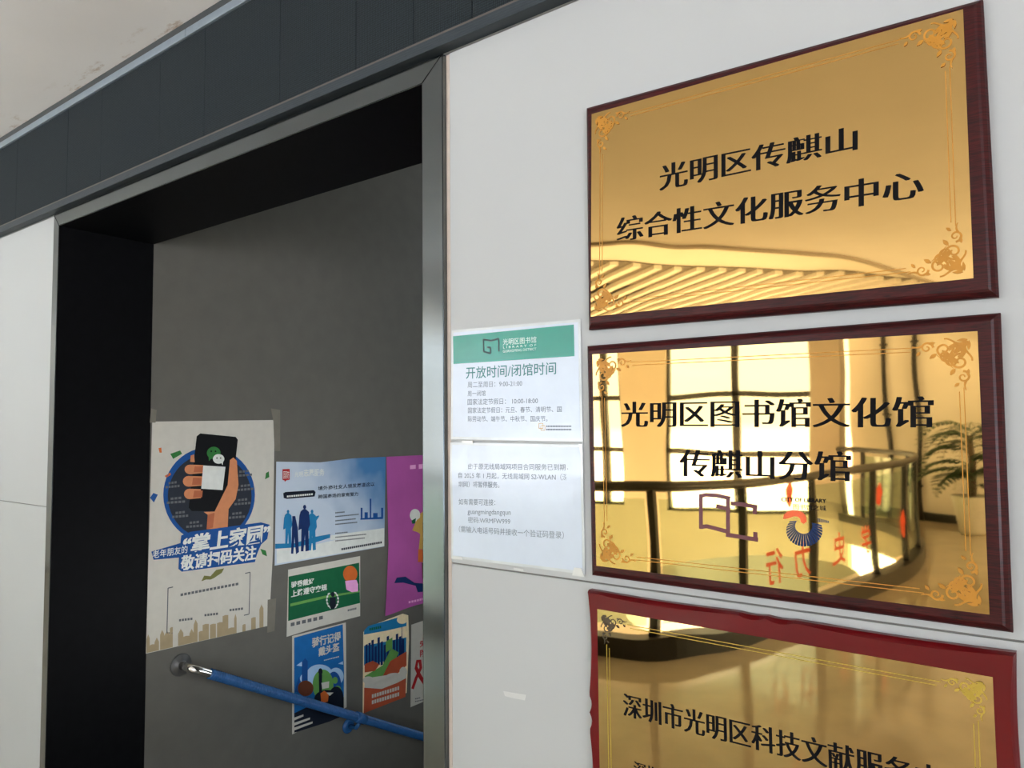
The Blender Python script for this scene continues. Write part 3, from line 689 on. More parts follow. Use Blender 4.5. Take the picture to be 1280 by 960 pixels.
def n1_body(pl, bm):
    for s_, x0, x1, yl, yr, hh in (('周二至周日：9:00-21:00', 262, 660, 610, 598, 42), ('周一闭馆', 262, 392, 672, 668, 40), ('国家法定节假日： 10:00-18:00', 262, 775, 735, 724, 44),
                                  ('国家法定节假日：元旦、春节、清明节、国', 265, 948, 795, 786, 42), ('际劳动节、端午节、中秋节、国庆节。', 265, 845, 857, 855, 42)):
        pl.text(bm, s_, [(x0, yl), (x1, yr), (x1, yr - hh), (x0, yl - hh)], PH)
    for r in range(2):
        for k in range(16): x = 836 + k * 11.5; y = 884 + r * 24; pl.poly(bm, [(x, y + 10), (x + 9, y + 10), (x + 9, y), (x, y)], PH)
def n1_gold(pl, bm):
    for (x0, y0, x1, y1) in ((782, 868, 812, 905), (796, 884, 826, 918)):
        pp = [(x0, y0), (x1, y0), (x1, y1), (x0, y1), (x0, y0)]
        for i in range(4): pl.line(bm, pp[i:i+2], 0.001, PH)
notice([(565, 413), (726, 399), (729, 552), (564, 549)], 'white laminated opening hours notice with a teal banner, directly above the plain notice',
    [('banner', M['teal'], n1_banner), ('emblem', M['teal_dark'], n1_logo), ('banner_lettering', M['white_ink'], n1_white), ('heading', M['teal_ink'], n1_head), ('lettering', M['grey_ink'], n1_body), ('footer_mark', M['gold_ink'], n1_gold)],
    lambda u, v: 0.0008 + 0.0008 * math.sin(u * 20) * math.cos(v * 15))
def n2_body(pl, bm):
    pl.zoom(540, 530, 4.8)
    for s_, x0, x1, yl, yr, hl, hr in (('由于原无线局域网项目合同服务已到期，', 222, 820, 272, 280, 36, 40), ('自 2025 年 1 月起，无线局域网 S2-WLAN（深', 165, 820, 325, 340, 36, 42), ('圳网）将暂停服务。', 165, 410, 378, 384, 36, 38),
        ('如有需要可连接：', 165, 385, 484, 489, 36, 38), ('guangmingdangqun', 218, 478, 548, 554, 38, 40), ('密码:WRMFW999', 220, 475, 592, 602, 36, 38), ('（需输入电话号码并接收一个验证码登录）', 165, 795, 648, 690, 38, 46)):
        pl.text(bm, s_, [(x0, yl), (x1, yr), (x1, yr - hr), (x0, yl - hl)], PH)
def n2_warp(u, v): return 0.0008 + 0.0022 * max(0, abs(u) - 0.11) / 0.04 * (0.5 + 0.5 * math.sin(v * 30)) + 0.0012 * math.cos(u * 12) * math.cos(v * 9)
rn, pn = notice([(564, 553), (729, 556), (732, 718), (565, 697)], 'white laminated notice with only grey typed text, directly below the teal banner notice', [('lettering', M['grey_ink'], n2_body)], n2_warp)
pn.zoom(540, 530, 4.8)
for q in ([(128, 792), (192, 795), (195, 812), (128, 806)], [(862, 858), (905, 862), (925, 915), (850, 905)], [(888, 118), (912, 122), (915, 190), (903, 188)], [(190, 98), (255, 100), (255, 118), (190, 114)], [(500, 858), (560, 868), (560, 882), (500, 870)]):
    bm = bmesh.new(); pn.slabuv(bm, [pn.uv(p) for p in q], 0.0052, 0.0003); new_obj('tape', bm, M['tape'], rn)
# scrap of tape left on the bare wall
pl = front_plane(645, 868, -0.0002); pl.zoom(560, 640, 3.0)
bm = bmesh.new(); pl.slabuv(bm, [pl.uv(p) for p in [(208, 672), (240, 678), (292, 686), (288, 706), (245, 698), (214, 690)]], 0.0, 0.0004)
tag(new_obj('tape_scrap', bm, M['tape']), 'small white scrap of old tape on the bare wall below the notices', 'tape')

# ---- posters on the stairwell wall ----------------------------------
def side_plane(px, py): return Plane(on_side(px, py, XS + 0.0006), (0, 1, 0), (1, 0, 0), lambda a, b: on_side(a, b, XS + 0.0006))
def poster(name, corners, label, m, warp=None, rounded=False, cat='poster', edge=None):
    cx = sum(p[0] for p in corners) / len(corners); cy = sum(p[1] for p in corners) / len(corners)
    pl = side_plane(cx, cy); c = pl.o
    root = tag(empty(name, (XS, c.y, c.z)), label, cat, 'posters on the stairwell wall')
    pl.warp = warp or (lambda u, v: 0.0006 + 0.0012 * math.sin(u * 9 + 1) ** 2)
    pl.sheetuv = [pl.uv(p) for p in corners]
    bm = bmesh.new(); pl.slabuv(bm, pl.sheetuv, 0.0, 0.0004); dice_and_warp(bm, pl, pl.warp); pl.sheet_obj = new_obj('sheet', bm, m, root)
    pl.k = 0
    return root, pl
def printed(root, pl, name, m, fn, level=1):
    bm = bmesh.new(); fn(bm, 0.0006 + 0.0003 * level)
    for part in clusters(pl, bm):
        dice_and_warp(part, pl, pl.warp, 0.05); new_obj(name, part, m, root)
def dashes(pl, bm, h, x0, x1, y0, y1, n, hh):
    for k in range(n):
        t0, t1 = (k + 0.1) / n, (k + 0.85) / n; a = x0 + (x1 - x0) * t0; b = x0 + (x1 - x0) * t1; ya = y0 + (y1 - y0) * t0; yb = y0 + (y1 - y0) * t1
        pl.poly(bm, [(a, ya + hh), (b, yb + hh), (b, yb), (a, ya)], h)
def tapes(root, pl, quads, lift=0.002):
    for q in quads:
        bm = bmesh.new(); pl.slabuv(bm, [pl.uv(p) for p in q], lift, 0.0003); new_obj('tape', bm, M['s_tape'], root)

# large poster with the hand and phone
r, p = poster('wall_poster', [(190, 527), (343, 525), (341, 690), (336, 782), (182, 817)], 'large white poster of a hand holding a phone before a blue disc', M['s_white'])
p.zoom(170, 500, 2.825)
printed(r, p, 'disc_print', M['s_blue'], lambda bm, h: p.blob(bm, (257, 335), 162, 168, h, n=48), 1)
printed(r, p, 'disc_core_print', M['s_disc'], lambda bm, h: p.blob(bm, (259, 340), 148, 150, h, n=48), 2)
def f(bm, h):
    for (x, y, w) in ((128, 290, 26), (140, 345, 34), (155, 395, 30), (205, 430, 30), (380, 250, 30), (385, 300, 30), (375, 350, 30), (355, 398, 30)):
        dashes(p, bm, h, x - w * .6, x + w * .6, y, y - 4, 3, 8); dashes(p, bm, h, x - w, x + w, y + 14, y + 9, 5, 8)
printed(r, p, 'caption_print', M['s_grey'], f, 3)
def f(bm, h):
    p.poly(bm, [(226, 118), (350, 130), (358, 140), (332, 376), (322, 392), (196, 392), (185, 380), (213, 128)], h)
printed(r, p, 'phone_print', M['s_phone'], f, 4)
def f(bm, h):
    p.poly(bm, [(330, 212), (342, 203), (354, 215), (360, 300), (350, 350), (325, 385), (322, 452), (248, 456), (252, 405), (238, 395), (276, 394), (300, 345), (322, 300)], h)
    for (a, b, c, d) in ((170, 236, 228, 262), (164, 234, 268, 306), (168, 228, 313, 350)):
        p.blob(bm, (a + 20, (c + d) / 2), 20, (d - c) / 2, h, n=16); p.poly(bm, [(a + 20, c), (b, c + 2), (b, d - 4), (a + 20, d)], h)
    p.poly(bm, [(192, 196), (204, 192), (206, 220), (190, 218)], h)
printed(r, p, 'hand_print', M['s_skin'], f, 5)
def f(bm, h):
    for (a, c, d) in ((186, 230, 258), (180, 270, 303), (184, 316, 347)): p.poly(bm, [(a + 20, c + 4), (a + 50, c + 4), (a + 48, d - 4), (a + 16, d - 3)], h)
    p.poly(bm, [(252, 405), (276, 398), (270, 450), (248, 456)], h)
printed(r, p, 'finger_shade_print', M['s_skin2'], f, 6)
printed(r, p, 'bubble_print', M['s_green'], lambda bm, h: (p.blob(bm, (273, 187), 24, 22, h), p.poly(bm, [(255, 200), (266, 205), (256, 216)], h)), 5)
def f(bm, h):
    p.blob(bm, (290, 208), 20, 17, h); p.poly(bm, [(298, 220), (306, 216), (304, 230)], h)
    p.poly(bm, [(236, 231), (314, 236), (304, 318), (229, 313)], h)
printed(r, p, 'card_print', M['s_pale'], f, 6)
printed(r, p, 'dot_print', M['s_phone'], lambda bm, h: [p.blob(bm, (x, 205), 2.6, 2.6, h, n=10) for x in (284, 297)] + [p.blob(bm, (x, 181), 3, 3, h, n=10) for x in (264, 279)], 7)
def f(bm, h):
    p.poly(bm, [(52, 535), (155, 505), (158, 478), (192, 465), (440, 432), (470, 440), (462, 490), (440, 510), (425, 545), (418, 572), (160, 606), (148, 596), (150, 556), (60, 564)], h)
printed(r, p, 'title_ground_print', M['s_blue'], f, 7)
def f(bm, h):
    p.text(bm, '“掌上家园”', [(160, 548), (468, 500), (468, 434), (160, 480)], h, 0, 0.025, 0.02, 0.12)
    p.text(bm, '老年朋友的', [(56, 560), (180, 540), (180, 512), (56, 532)], h, 0, 0.01)
    p.text(bm, '敬请扫码关注', [(154, 604), (420, 564), (420, 512), (154, 550)], h, 0, 0.022, 0.018, 0.10)
printed(r, p, 'lettering', M['s_pale'], f, 8)
def f(bm, h):
    for q in ([(120, 190), (155, 178), (162, 190), (130, 208)], [(458, 258), (468, 252), (470, 272), (455, 280)], [(438, 525), (458, 532), (462, 552), (446, 545)]): p.poly(bm, q, h)
printed(r, p, 'confetti_print', M['s_green'], f, 1)
printed(r, p, 'brush_print', M['s_olive'], lambda bm, h: (p.poly(bm, [(230, 640), (240, 620), (262, 622), (282, 600), (310, 594), (302, 610), (272, 630), (262, 634), (246, 634)], h)), 1)
printed(r, p, 'confetti_print', M['s_blue'], lambda bm, h: (p.poly(bm, [(48, 345), (60, 328), (76, 334), (62, 362)], h)), 1)
printed(r, p, 'confetti_print', M['s_orange'], lambda bm, h: (p.poly(bm, [(78, 170), (88, 168), (90, 186), (82, 186)], h), p.poly(bm, [(100, 268), (120, 256), (122, 264), (106, 274)], h)), 1)
def f(bm, h):
    p.line(bm, [(130, 660), (112, 664)], 0.004, h); p.line(bm, [(112, 664), (108, 822)], 0.004, h); p.line(bm, [(108, 822), (128, 822)], 0.004, h)
    p.line(bm, [(384, 612), (402, 608)], 0.004, h); p.line(bm, [(402, 608), (398, 756)], 0.004, h); p.line(bm, [(398, 756), (380, 760)], 0.004, h)
    dashes(p, bm, h, 155, 362, 684, 644, 16, 9)
    for x, y in ((150, 774), (240, 756), (328, 738)): dashes(p, bm, h, x, x + 50, y, y - 6, 5, 8)
printed(r, p, 'frame_print', M['s_grey'], f, 1)
def f(bm, h):
    random.seed(3); x = 36.0
    while x < 462:
        w = random.uniform(8, 22); base = 893 - (x - 36) * 0.222; top = base - random.uniform(25, 75) * (1.35 if x > 390 else 1.0)
        if random.random() < .85: p.poly(bm, [(x, base), (min(x + w, 466), base - 0.222 * w), (min(x + w, 466), top), (x + w * .5, top - random.choice((0, 0, 14))), (x, top + 4)], h)
        x += w + random.choice((0, 0, 4))
printed(r, p, 'skyline_print', M['s_tan'], f, 1)
tapes(r, p, [[(475, 30), (508, 35), (508, 180), (488, 180), (484, 75)], [(464, 705), (494, 700), (488, 815), (462, 822)], [(52, 30), (72, 35), (68, 80), (48, 80)]])

# pale blue poster with the walking silhouettes
r, p = poster('wall_poster', [(345, 577), (400, 578), (440, 573), (482, 571), (480, 683), (343, 707)], 'pale blue landscape poster with dark walking silhouettes beside the large phone poster', M['s_skygrad'])
p.zoom(330, 540, 5.335)
printed(r, p, 'ground_print', M['s_pale'], lambda bm, h: (p.poly(bm, [(82, 780), (300, 760), (470, 720), (800, 680), (800, 760), (82, 878)], h), p.poly(bm, [(440, 690), (800, 640), (800, 690), (440, 720)], h)), 2)
printed(r, p, 'wave_print', M['s_cyan'], lambda bm, h: (p.poly(bm, [(72, 745), (200, 742), (330, 700), (440, 680), (438, 705), (330, 740), (200, 770), (72, 778)], h)), 3)
def f(bm, h):
    p.poly(bm, [(125, 408), (140, 400), (330, 388), (342, 400), (335, 430), (150, 446), (128, 440)], h)
    p.text(bm, '境外商社女人领发展道这以', [(358, 392), (735, 362), (735, 332), (358, 362)], h, 0, 0.01); p.text(bm, '跨国商场的家有复力', [(358, 446), (625, 425), (625, 398), (358, 418)], h, 0, 0.01)
    dashes(p, bm, h, 512, 785, 775, 728, 20, 14)
printed(r, p, 'lettering', M['s_ink'], f, 4)
printed(r, p, 'caption_print', M['s_pale'], lambda bm, h: dashes(p, bm, h, 148, 325, 424, 408, 12, 12), 5)
def f(bm, h):
    for y0, x1 in ((535, 535), (560, 630), (588, 610), (612, 620), (672, 555), (698, 680), (722, 670)): dashes(p, bm, h, 472, x1, y0, y0 - (x1 - 472) * 0.1, int((x1 - 472) / 9), 8)
printed(r, p, 'caption_print', M['s_grey'], f, 4)
def man(bm, h, x, y, s, lean=0, arm=False):
    p.blob(bm, (x, y), 11 * s, 15 * s, h, n=14)
    p.poly(bm, [(x - 8*s, y + 14*s), (x + 8*s, y + 14*s), (x + 30*s, y + 34*s), (x + 38*s, y + 120*s), (x + 26*s, y + 150*s), (x + 30*s, y + 300*s), (x + 6*s, y + 305*s), (x + 2*s, y + 190*s), (x - 8*s, y + 305*s), (x - 26*s, y + 305*s), (x - 22*s, y + 150*s), (x - 44*s, y + 160*s), (x - 36*s, y + 60*s), (x - 28*s, y + 30*s)], h)
    if arm: p.poly(bm, [(x + 24*s, y + 40*s), (x + 55*s, y + 30*s), (x + 55*s, y + 40*s), (x + 28*s, y + 80*s)], h)
printed(r, p, 'figure_print', M['s_cyan'], lambda bm, h: (man(bm, h, 157, 530, 0.75), man(bm, h, 318, 530, 0.85, 0, True)), 5)
def f(bm, h):
    man(bm, h, 268, 500, 0.97)
    p.poly(bm, [(185, 560), (205, 560), (222, 640), (230, 800), (210, 815), (200, 700), (192, 812), (176, 810), (182, 700)], h)
printed(r, p, 'figure_print', M['s_navy'], f, 6)
def f(bm, h):
    for x, w, t in ((642, 12, 505), (668, 22, 535), (703, 10, 445), (725, 30, 540), (778, 14, 505)): p.poly(bm, [(x, 575), (x + w, 573), (x + w, t), (x, t)], h)
    p.poly(bm, [(640, 575), (790, 565), (790, 580), (640, 585)], h)
printed(r, p, 'skyline_print', M['s_blue'], f, 5)
printed(r, p, 'stamp_print', M['s_red'], lambda bm, h: (p.poly(bm, [(120, 248), (168, 246), (168, 318), (146, 322), (136, 332), (132, 322), (120, 320)], h)), 5)
printed(r, p, 'stamp_lettering', M['s_pale'], lambda bm, h: p.text(bm, '国防', [(126, 312), (164, 310), (164, 258), (126, 260)], h), 6)
printed(r, p, 'title_lettering', M['s_pale'], lambda bm, h: (p.text(bm, '光明', [(200, 302), (258, 298), (258, 262), (200, 266)], h, 0, 0.01), p.text(bm, '志愿服务', [(262, 298), (400, 292), (400, 244), (262, 248)], h, 0, 0.02)), 5)

# pink poster
r, p = poster('wall_poster', [(483, 571), (545, 568), (545, 750), (520, 756), (481, 770), (485, 680)], 'pink glossy poster of a figure in yellow, half hidden by the steel frame', M['s_pink'],
    lambda u, v: 0.001 + 0.006 * (0.5 + 0.5 * math.sin(u * 34 + v * 6 + 1.0)) * max(0.0, min(1.0, 0.5 - v)))
p.zoom(330, 540, 5.335)
printed(r, p, 'figure_print', M['s_yellow'], lambda bm, h: p.poly(bm, [(1040, 545), (1090, 500), (1120, 520), (1110, 785), (1030, 780), (1040, 680), (1022, 668), (985, 655), (1010, 600)], h), 1)
printed(r, p, 'figure_print', M['s_orange'], lambda bm, h: p.poly(bm, [(1026, 782), (1110, 786), (1108, 872), (1022, 866)], h), 1)
printed(r, p, 'figure_print', M['s_brown'], lambda bm, h: (p.blob(bm, (1085, 475), 28, 36, h, n=20), p.poly(bm, [(1050, 872), (1085, 874), (1078, 980), (1054, 980)], h)), 2)
printed(r, p, 'flower_print', M['s_pale'], lambda bm, h: (p.blob(bm, (1005, 555), 36, 42, h, n=20)), 1)
printed(r, p, 'flower_print', M['s_dgreen'], lambda bm, h: p.poly(bm, [(980, 590), (1012, 574), (1005, 610), (985, 612)], h), 2)
printed(r, p, 'caption_print', M['s_lilac'], lambda bm, h: (p.poly(bm, [(972, 222), (1010, 218), (1010, 245), (972, 248)], h), p.poly(bm, [(1030, 216), (1075, 212), (1075, 242), (1030, 246)], h)), 1)
p.zoom(330, 680, 3.69)
printed(r, p, 'shoe_print', M['s_navy'], lambda bm, h: p.poly(bm, [(598, 180), (610, 155), (650, 150), (690, 178), (760, 185), (780, 215), (705, 222), (695, 192), (640, 178)], h), 2)
printed(r, p, 'caption_print', M['s_lilac'], lambda bm, h: dashes(p, bm, h, 664, 760, 264, 240, 8, 10), 2)

# green road safety poster
r, p = poster('wall_poster', [(360, 712), (450, 695), (450, 770), (400, 783), (358, 796)], 'green landscape poster with a white border, below the pale blue poster', M['s_white'])
p.zoom(330, 680, 3.69)
printed(r, p, 'ground_print', M['s_dgreen'], lambda bm, h: p.poly(bm, [(112, 150), (438, 86), (442, 272), (280, 312), (110, 355)], h), 1)
printed(r, p, 'lettering', M['s_pale'], lambda bm, h: (p.text(bm, '骑乘戴好', [(124, 203), (230, 184), (230, 156), (124, 174)], h, 0, 0.02, 0.015), p.text(bm, '上路遵守交规', [(124, 247), (288, 212), (288, 183), (124, 214)], h, 0, 0.02, 0.015)), 2)
printed(r, p, 'road_print', M['s_grass'], lambda bm, h: p.poly(bm, [(120, 275), (280, 238), (440, 215), (440, 222), (280, 250), (120, 288)], h), 2)
printed(r, p, 'figure_print', M['s_orange'], lambda bm, h: p.blob(bm, (396, 138), 33, 38, h), 3)
printed(r, p, 'figure_print', M['s_lilac'], lambda bm, h: p.poly(bm, [(372, 170), (425, 165), (432, 185), (432, 218), (404, 222), (378, 210)], h), 4)
printed(r, p, 'wreath_print', M['s_pale'], lambda bm, h: [p.blob(bm, (314 + 26 * math.cos(a), 258 + 38 * math.sin(a)), 4, 7, h, n=8, rot=math.degrees(a)) for a in [math.radians(t) for t in range(-60, 245, 24)]], 3)
printed(r, p, 'cyclist_print', M['s_ink'], lambda bm, h: (p.blob(bm, (315, 232), 9, 12, h, n=12), p.poly(bm, [(302, 245), (328, 245), (330, 285), (320, 300), (306, 300), (300, 280)], h)), 4)
printed(r, p, 'footer_print', M['s_grey'], lambda bm, h: ([p.poly(bm, [(122 + 26 * k, 380 - 6 * k), (140 + 26 * k, 376 - 6 * k), (140 + 26 * k, 360 - 6 * k), (122 + 26 * k, 364 - 6 * k)], h) for k in range(6)], dashes(p, bm, h, 384, 426, 302, 292, 6, 9)), 1)

# blue cycling poster
r, p = poster('wall_poster', [(365, 795), (432, 778), (433, 884), (365, 918)], 'tall blue poster with a road crossing at its foot, behind the blue handrail', M['s_white'])
p.zoom(330, 680, 3.69)
printed(r, p, 'ground_print', M['s_sky'], lambda bm, h: p.poly(bm, [(138, 432), (362, 370), (368, 600), (366, 742), (138, 800)], h), 1)
printed(r, p, 'cloud_print', M['s_lightblue'], lambda bm, h: (p.blob(bm, (255, 600), 60, 45, h), p.blob(bm, (330, 610), 36, 40, h), p.blob(bm, (205, 620), 40, 30, h), p.poly(bm, [(148, 560), (172, 543), (188, 552), (172, 564)], h), p.poly(bm, [(340, 552), (362, 540), (364, 556)], h)), 2)
printed(r, p, 'tower_print', M['s_blue'], lambda bm, h: (p.poly(bm, [(172, 680), (200, 670), (200, 540), (188, 525), (174, 545)], h), p.blob(bm, (320, 650), 34, 62, h), p.poly(bm, [(140, 680), (160, 610), (172, 690)], h)), 3)
printed(r, p, 'hill_print', M['s_grass'], lambda bm, h: (p.blob(bm, (270, 650), 48, 72, h), p.blob(bm, (338, 672), 16, 20, h, n=14), p.blob(bm, (326, 628), 12, 16, h, n=14)), 4)
printed(r, p, 'figure_print', M['s_ink'], lambda bm, h: (p.blob(bm, (258, 588), 10, 16, h, n=12), p.poly(bm, [(250, 600), (266, 600), (264, 690), (252, 690)], h), p.blob(bm, (290, 712), 60, 40, h), p.blob(bm, (330, 705), 34, 48, h), p.poly(bm, [(138, 780), (240, 730), (366, 705), (366, 790), (300, 818), (138, 870)], h)), 5)
printed(r, p, 'figure_print', M['s_brown'], lambda bm, h: p.blob(bm, (190, 665), 36, 36, h), 6)
printed(r, p, 'figure_print', M['s_orange'], lambda bm, h: p.poly(bm, [(258, 688), (275, 676), (296, 690), (292, 725), (262, 735)], h), 6)
printed(r, p, 'figure_print', M['s_white'], lambda bm, h: (p.poly(bm, [(262, 640), (298, 632), (296, 662), (266, 668)], h), p.poly(bm, [(285, 684), (318, 684), (300, 700)], h)), 7)
printed(r, p, 'crossing_print', M['s_white'], lambda bm, h: [p.poly(bm, [(138, y), (x1, y - (x1 - 138) * s_), (x1, y - (x1 - 138) * s_ + 9), (138, y + 13)], h) for y, x1, s_ in ((800, 180, .35), (824, 210, .34), (846, 222, .34))], 6)
printed(r, p, 'lettering', M['s_white'], lambda bm, h: (p.text(bm, '骑行记得', [(220, 480), (352, 446), (352, 402), (220, 432)], h, 0, 0.02, 0.015), p.text(bm, '戴头盔', [(250, 520), (345, 492), (345, 452), (250, 478)], h, 0, 0.02, 0.015), dashes(p, bm, h, 274, 345, 534, 516, 9, 5)), 3)

# orange city poster
r, p = poster('wall_poster', [(454, 790), (459, 784), (503, 767), (510, 769), (511, 800), (508, 866), (453, 892)], 'small cream and orange poster of a city, right of the tall blue poster', M['s_cream'])
p.zoom(330, 680, 3.69)
printed(r, p, 'sky_print', M['s_cyan'], lambda bm, h: p.poly(bm, [(460, 400), (480, 378), (640, 332), (656, 348), (654, 520), (460, 560)], h), 1)
printed(r, p, 'dusk_print', M['s_cream'], lambda bm, h: (p.poly(bm, [(460, 418), (560, 400), (655, 378), (655, 430), (460, 470)], h), p.blob(bm, (635, 350), 24, 18, h)), 2)
def f(bm, h):
    random.seed(9)
    for k in range(13):
        x = 466 + k * 14; t = 440 + random.uniform(0, 45) - k * 3; p.poly(bm, [(x, 560), (x + 11, 556), (x + 11, t), (x, t + 4)], h)
    p.poly(bm, [(630, 520), (637, 518), (635, 380), (633, 380)], h)
printed(r, p, 'city_print', M['s_navy'], f, 3)
printed(r, p, 'field_print', M['s_grass'], lambda bm, h: (p.poly(bm, [(462, 610), (545, 560), (585, 480), (620, 500), (590, 560), (540, 625), (480, 632)], h), p.poly(bm, [(560, 450), (590, 430), (590, 480), (560, 500)], h)), 4)
printed(r, p, 'roof_print', M['s_brick'], lambda bm, h: (p.poly(bm, [(462, 555), (500, 538), (530, 555), (510, 585), (462, 592)], h), p.poly(bm, [(545, 610), (580, 540), (655, 495), (655, 560), (610, 600)], h)), 5)
printed(r, p, 'cloud_print', M['s_white'], lambda bm, h: (p.blob(bm, (480, 628), 26, 18, h), p.blob(bm, (530, 640), 30, 18, h), p.blob(bm, (600, 612), 40, 18, h), p.blob(bm, (640, 590), 18, 24, h), p.poly(bm, [(462, 620), (655, 590), (655, 640), (560, 668), (462, 668)], h)), 6)
printed(r, p, 'ground_print', M['s_brick'], lambda bm, h: p.poly(bm, [(460, 662), (540, 668), (610, 640), (652, 618), (650, 704), (458, 780)], h), 7)
printed(r, p, 'lettering', M['s_white'], lambda bm, h: (dashes(p, bm, h, 494, 622, 694, 654, 11, 17), dashes(p, bm, h, 494, 622, 722, 682, 11, 17)), 8)
printed(r, p, 'lettering', M['s_dgreen'], lambda bm, h: dashes(p, bm, h, 484, 540, 388, 376, 6, 12), 3)

# red ribbon poster
r, p = poster('wall_poster', [(514, 781), (545, 770), (545, 870), (513, 884)], 'white poster with a red looped ribbon, half hidden by the steel door frame', M['s_white'])
p.zoom(330, 680, 3.69)
def f(bm, h):
    p.line(bm, [(684, 668), (700, 620), (722, 570), (718, 540), (706, 540), (700, 570), (718, 610), (745, 650), (775, 690)], 0.022, h)
printed(r, p, 'ribbon_print', M['s_red'], f, 1)
printed(r, p, 'lettering', M['s_red'], lambda bm, h: (p.text(bm, '爱', [(716, 478), (752, 470), (752, 440), (716, 446)], h, 0, 0.02), p.text(bm, '防艾', [(718, 522), (786, 505), (786, 474), (718, 488)], h, 0, 0.02), dashes(p, bm, h, 730, 752, 432, 424, 2, 10)), 2)
printed(r, p, 'caption_print', M['s_grey'], lambda bm, h: (dashes(p, bm, h, 695, 720, 712, 706, 4, 5), dashes(p, bm, h, 695, 750, 724, 712, 8, 5)), 2)

# ---- blue handrail on the stairwell wall ------------------------------
xr = XS + 0.085
fl = on_side(226, 831, XS); A = on_side(262, 842, xr); B = on_side(533, 922, xr); d = (B - A).normalized(); B2 = A + d * 2.6
hr = tag(empty('handrail', (XS, A.y, A.z)), 'blue spiral sleeved handrail with chrome end sloping along the grey stairwell wall', 'handrail')
bm = bmesh.new(); pts = []; rads = []; N = 1100; L = (B2 - A).length
for k in range(N + 1):
    s_ = L * k / N; pts.append(A + d * s_); rads.append(0.0195 + 0.0012 * math.sin(2 * math.pi * s_ / 0.0115))
tube(bm, pts, rads, 18); new_obj('sleeve', bm, M['blue_rail'], hr)
bm = bmesh.new(); el = [fl + Vector((0.004, 0, 0)), fl + Vector((0.045, 0.002, -0.002))]
p0 = fl + Vector((0.045, 0.002, -0.002)); p3_ = A + d * 0.02; c1 = p0 + Vector((0.04, 0, 0)); c2 = A - d * 0.06
for k in range(1, 15):
    t = k / 14; el.append(p0 * (1-t)**3 + c1 * 3*t*(1-t)**2 + c2 * 3*t*t*(1-t) + p3_ * t**3)
tube(bm, el, 0.016, 16); new_obj('end_elbow', bm, M['chrome'], hr)
bm = bmesh.new(); lathe(bm, fl, (1, 0, 0), [(0.043, 0.0005), (0.043, 0.003), (0.039, 0.006), (0.02, 0.008), (0.018, 0.014)]); new_obj('wall_flange', bm, M['dark_chrome'], hr)
K = on_side(441, 888, XS); on_rail = A + d * ((K.y - 0.03 - A.y) / d.y)
bm = bmesh.new(); lathe(bm, (XS, on_rail.y, on_rail.z - 0.055), (1, 0, 0), [(0.034, 0.0005), (0.034, 0.006), (0.024, 0.014)]); tube(bm, [(XS + 0.01, on_rail.y, on_rail.z - 0.055), (XS + 0.06, on_rail.y, on_rail.z - 0.05), (xr, on_rail.y, on_rail.z - 0.018)], 0.010, 10)
new_obj('bracket', bm, M['blue_rail'], hr)
bm = bmesh.new(); tube(bm, [on_rail - d * 0.028, on_rail + d * 0.028], 0.0245, 18); new_obj('collar', bm, M['blue_rail'], hr)

# ---- across the hall: curved railing with glass ------------------------
rl = tag(empty('balcony_railing', (-1.64, -4.7, 0.13)), 'curved black steel and glass railing around the hall void, mirrored in the brass plaques', 'railing')
rp = [v for v in VC]
bm = bmesh.new(); tube(bm, [(v.x, v.y, 1.10) for v in rp], 0.036, 10); new_obj('top_rail', bm, M['rail_black'], rl)
# arc length
cum = [0.0]
for i in range(1, len(rp)): cum.append(cum[-1] + (rp[i] - rp[i-1]).length)
def along(s_):
    for i in range(1, len(rp)):
        if cum[i] >= s_:
            t = (s_ - cum[i-1]) / (cum[i] - cum[i-1]); return rp[i-1].lerp(rp[i], t), (rp[i] - rp[i-1]).normalized()
    return rp[-1], (rp[-1] - rp[-2]).normalized()
def s_near(x, y):
    return min(range(len(rp)), key=lambda i: (rp[i] - Vector((x, y))).length)
stops = [cum[s_near(*q)] for q in ((-6.0, -3.75), (-4.8, -3.25), (-3.6, -3.1), (-2.95, -3.12), (-2.14, -3.33), (-1.81, -3.99), (-1.59, -5.0), (-1.41, -6.25), (-1.29, -7.2), (-1.34, -8.2), (-1.6, -9.4), (-2.3, -10.6))]
for s_ in stops:
    c, t = along(s_); bm = bmesh.new(); box(bm, (c.x - 0.026, c.y - 0.026, 0.13), (c.x + 0.026, c.y + 0.026, 1.08), 0, 0.004); new_obj('post', bm, M['rail_black'], rl)
panels = []
for i in range(len(stops) - 1):
    s0, s1 = stops[i] + 0.05, stops[i+1] - 0.05; pp = [along(s0 + (s1 - s0) * k / 6)[0] for k in range(7)]
    bm = bmesh.new(); wall_along(bm, pp, 0.2, 1.02, 0.01); panels.append(new_obj('glass_panel', bm, M['rail_glass'], rl))
def panel_at(s_): return panels[max(0, min(len(panels) - 1, sum(1 for q in stops if q <= s_) - 1))]
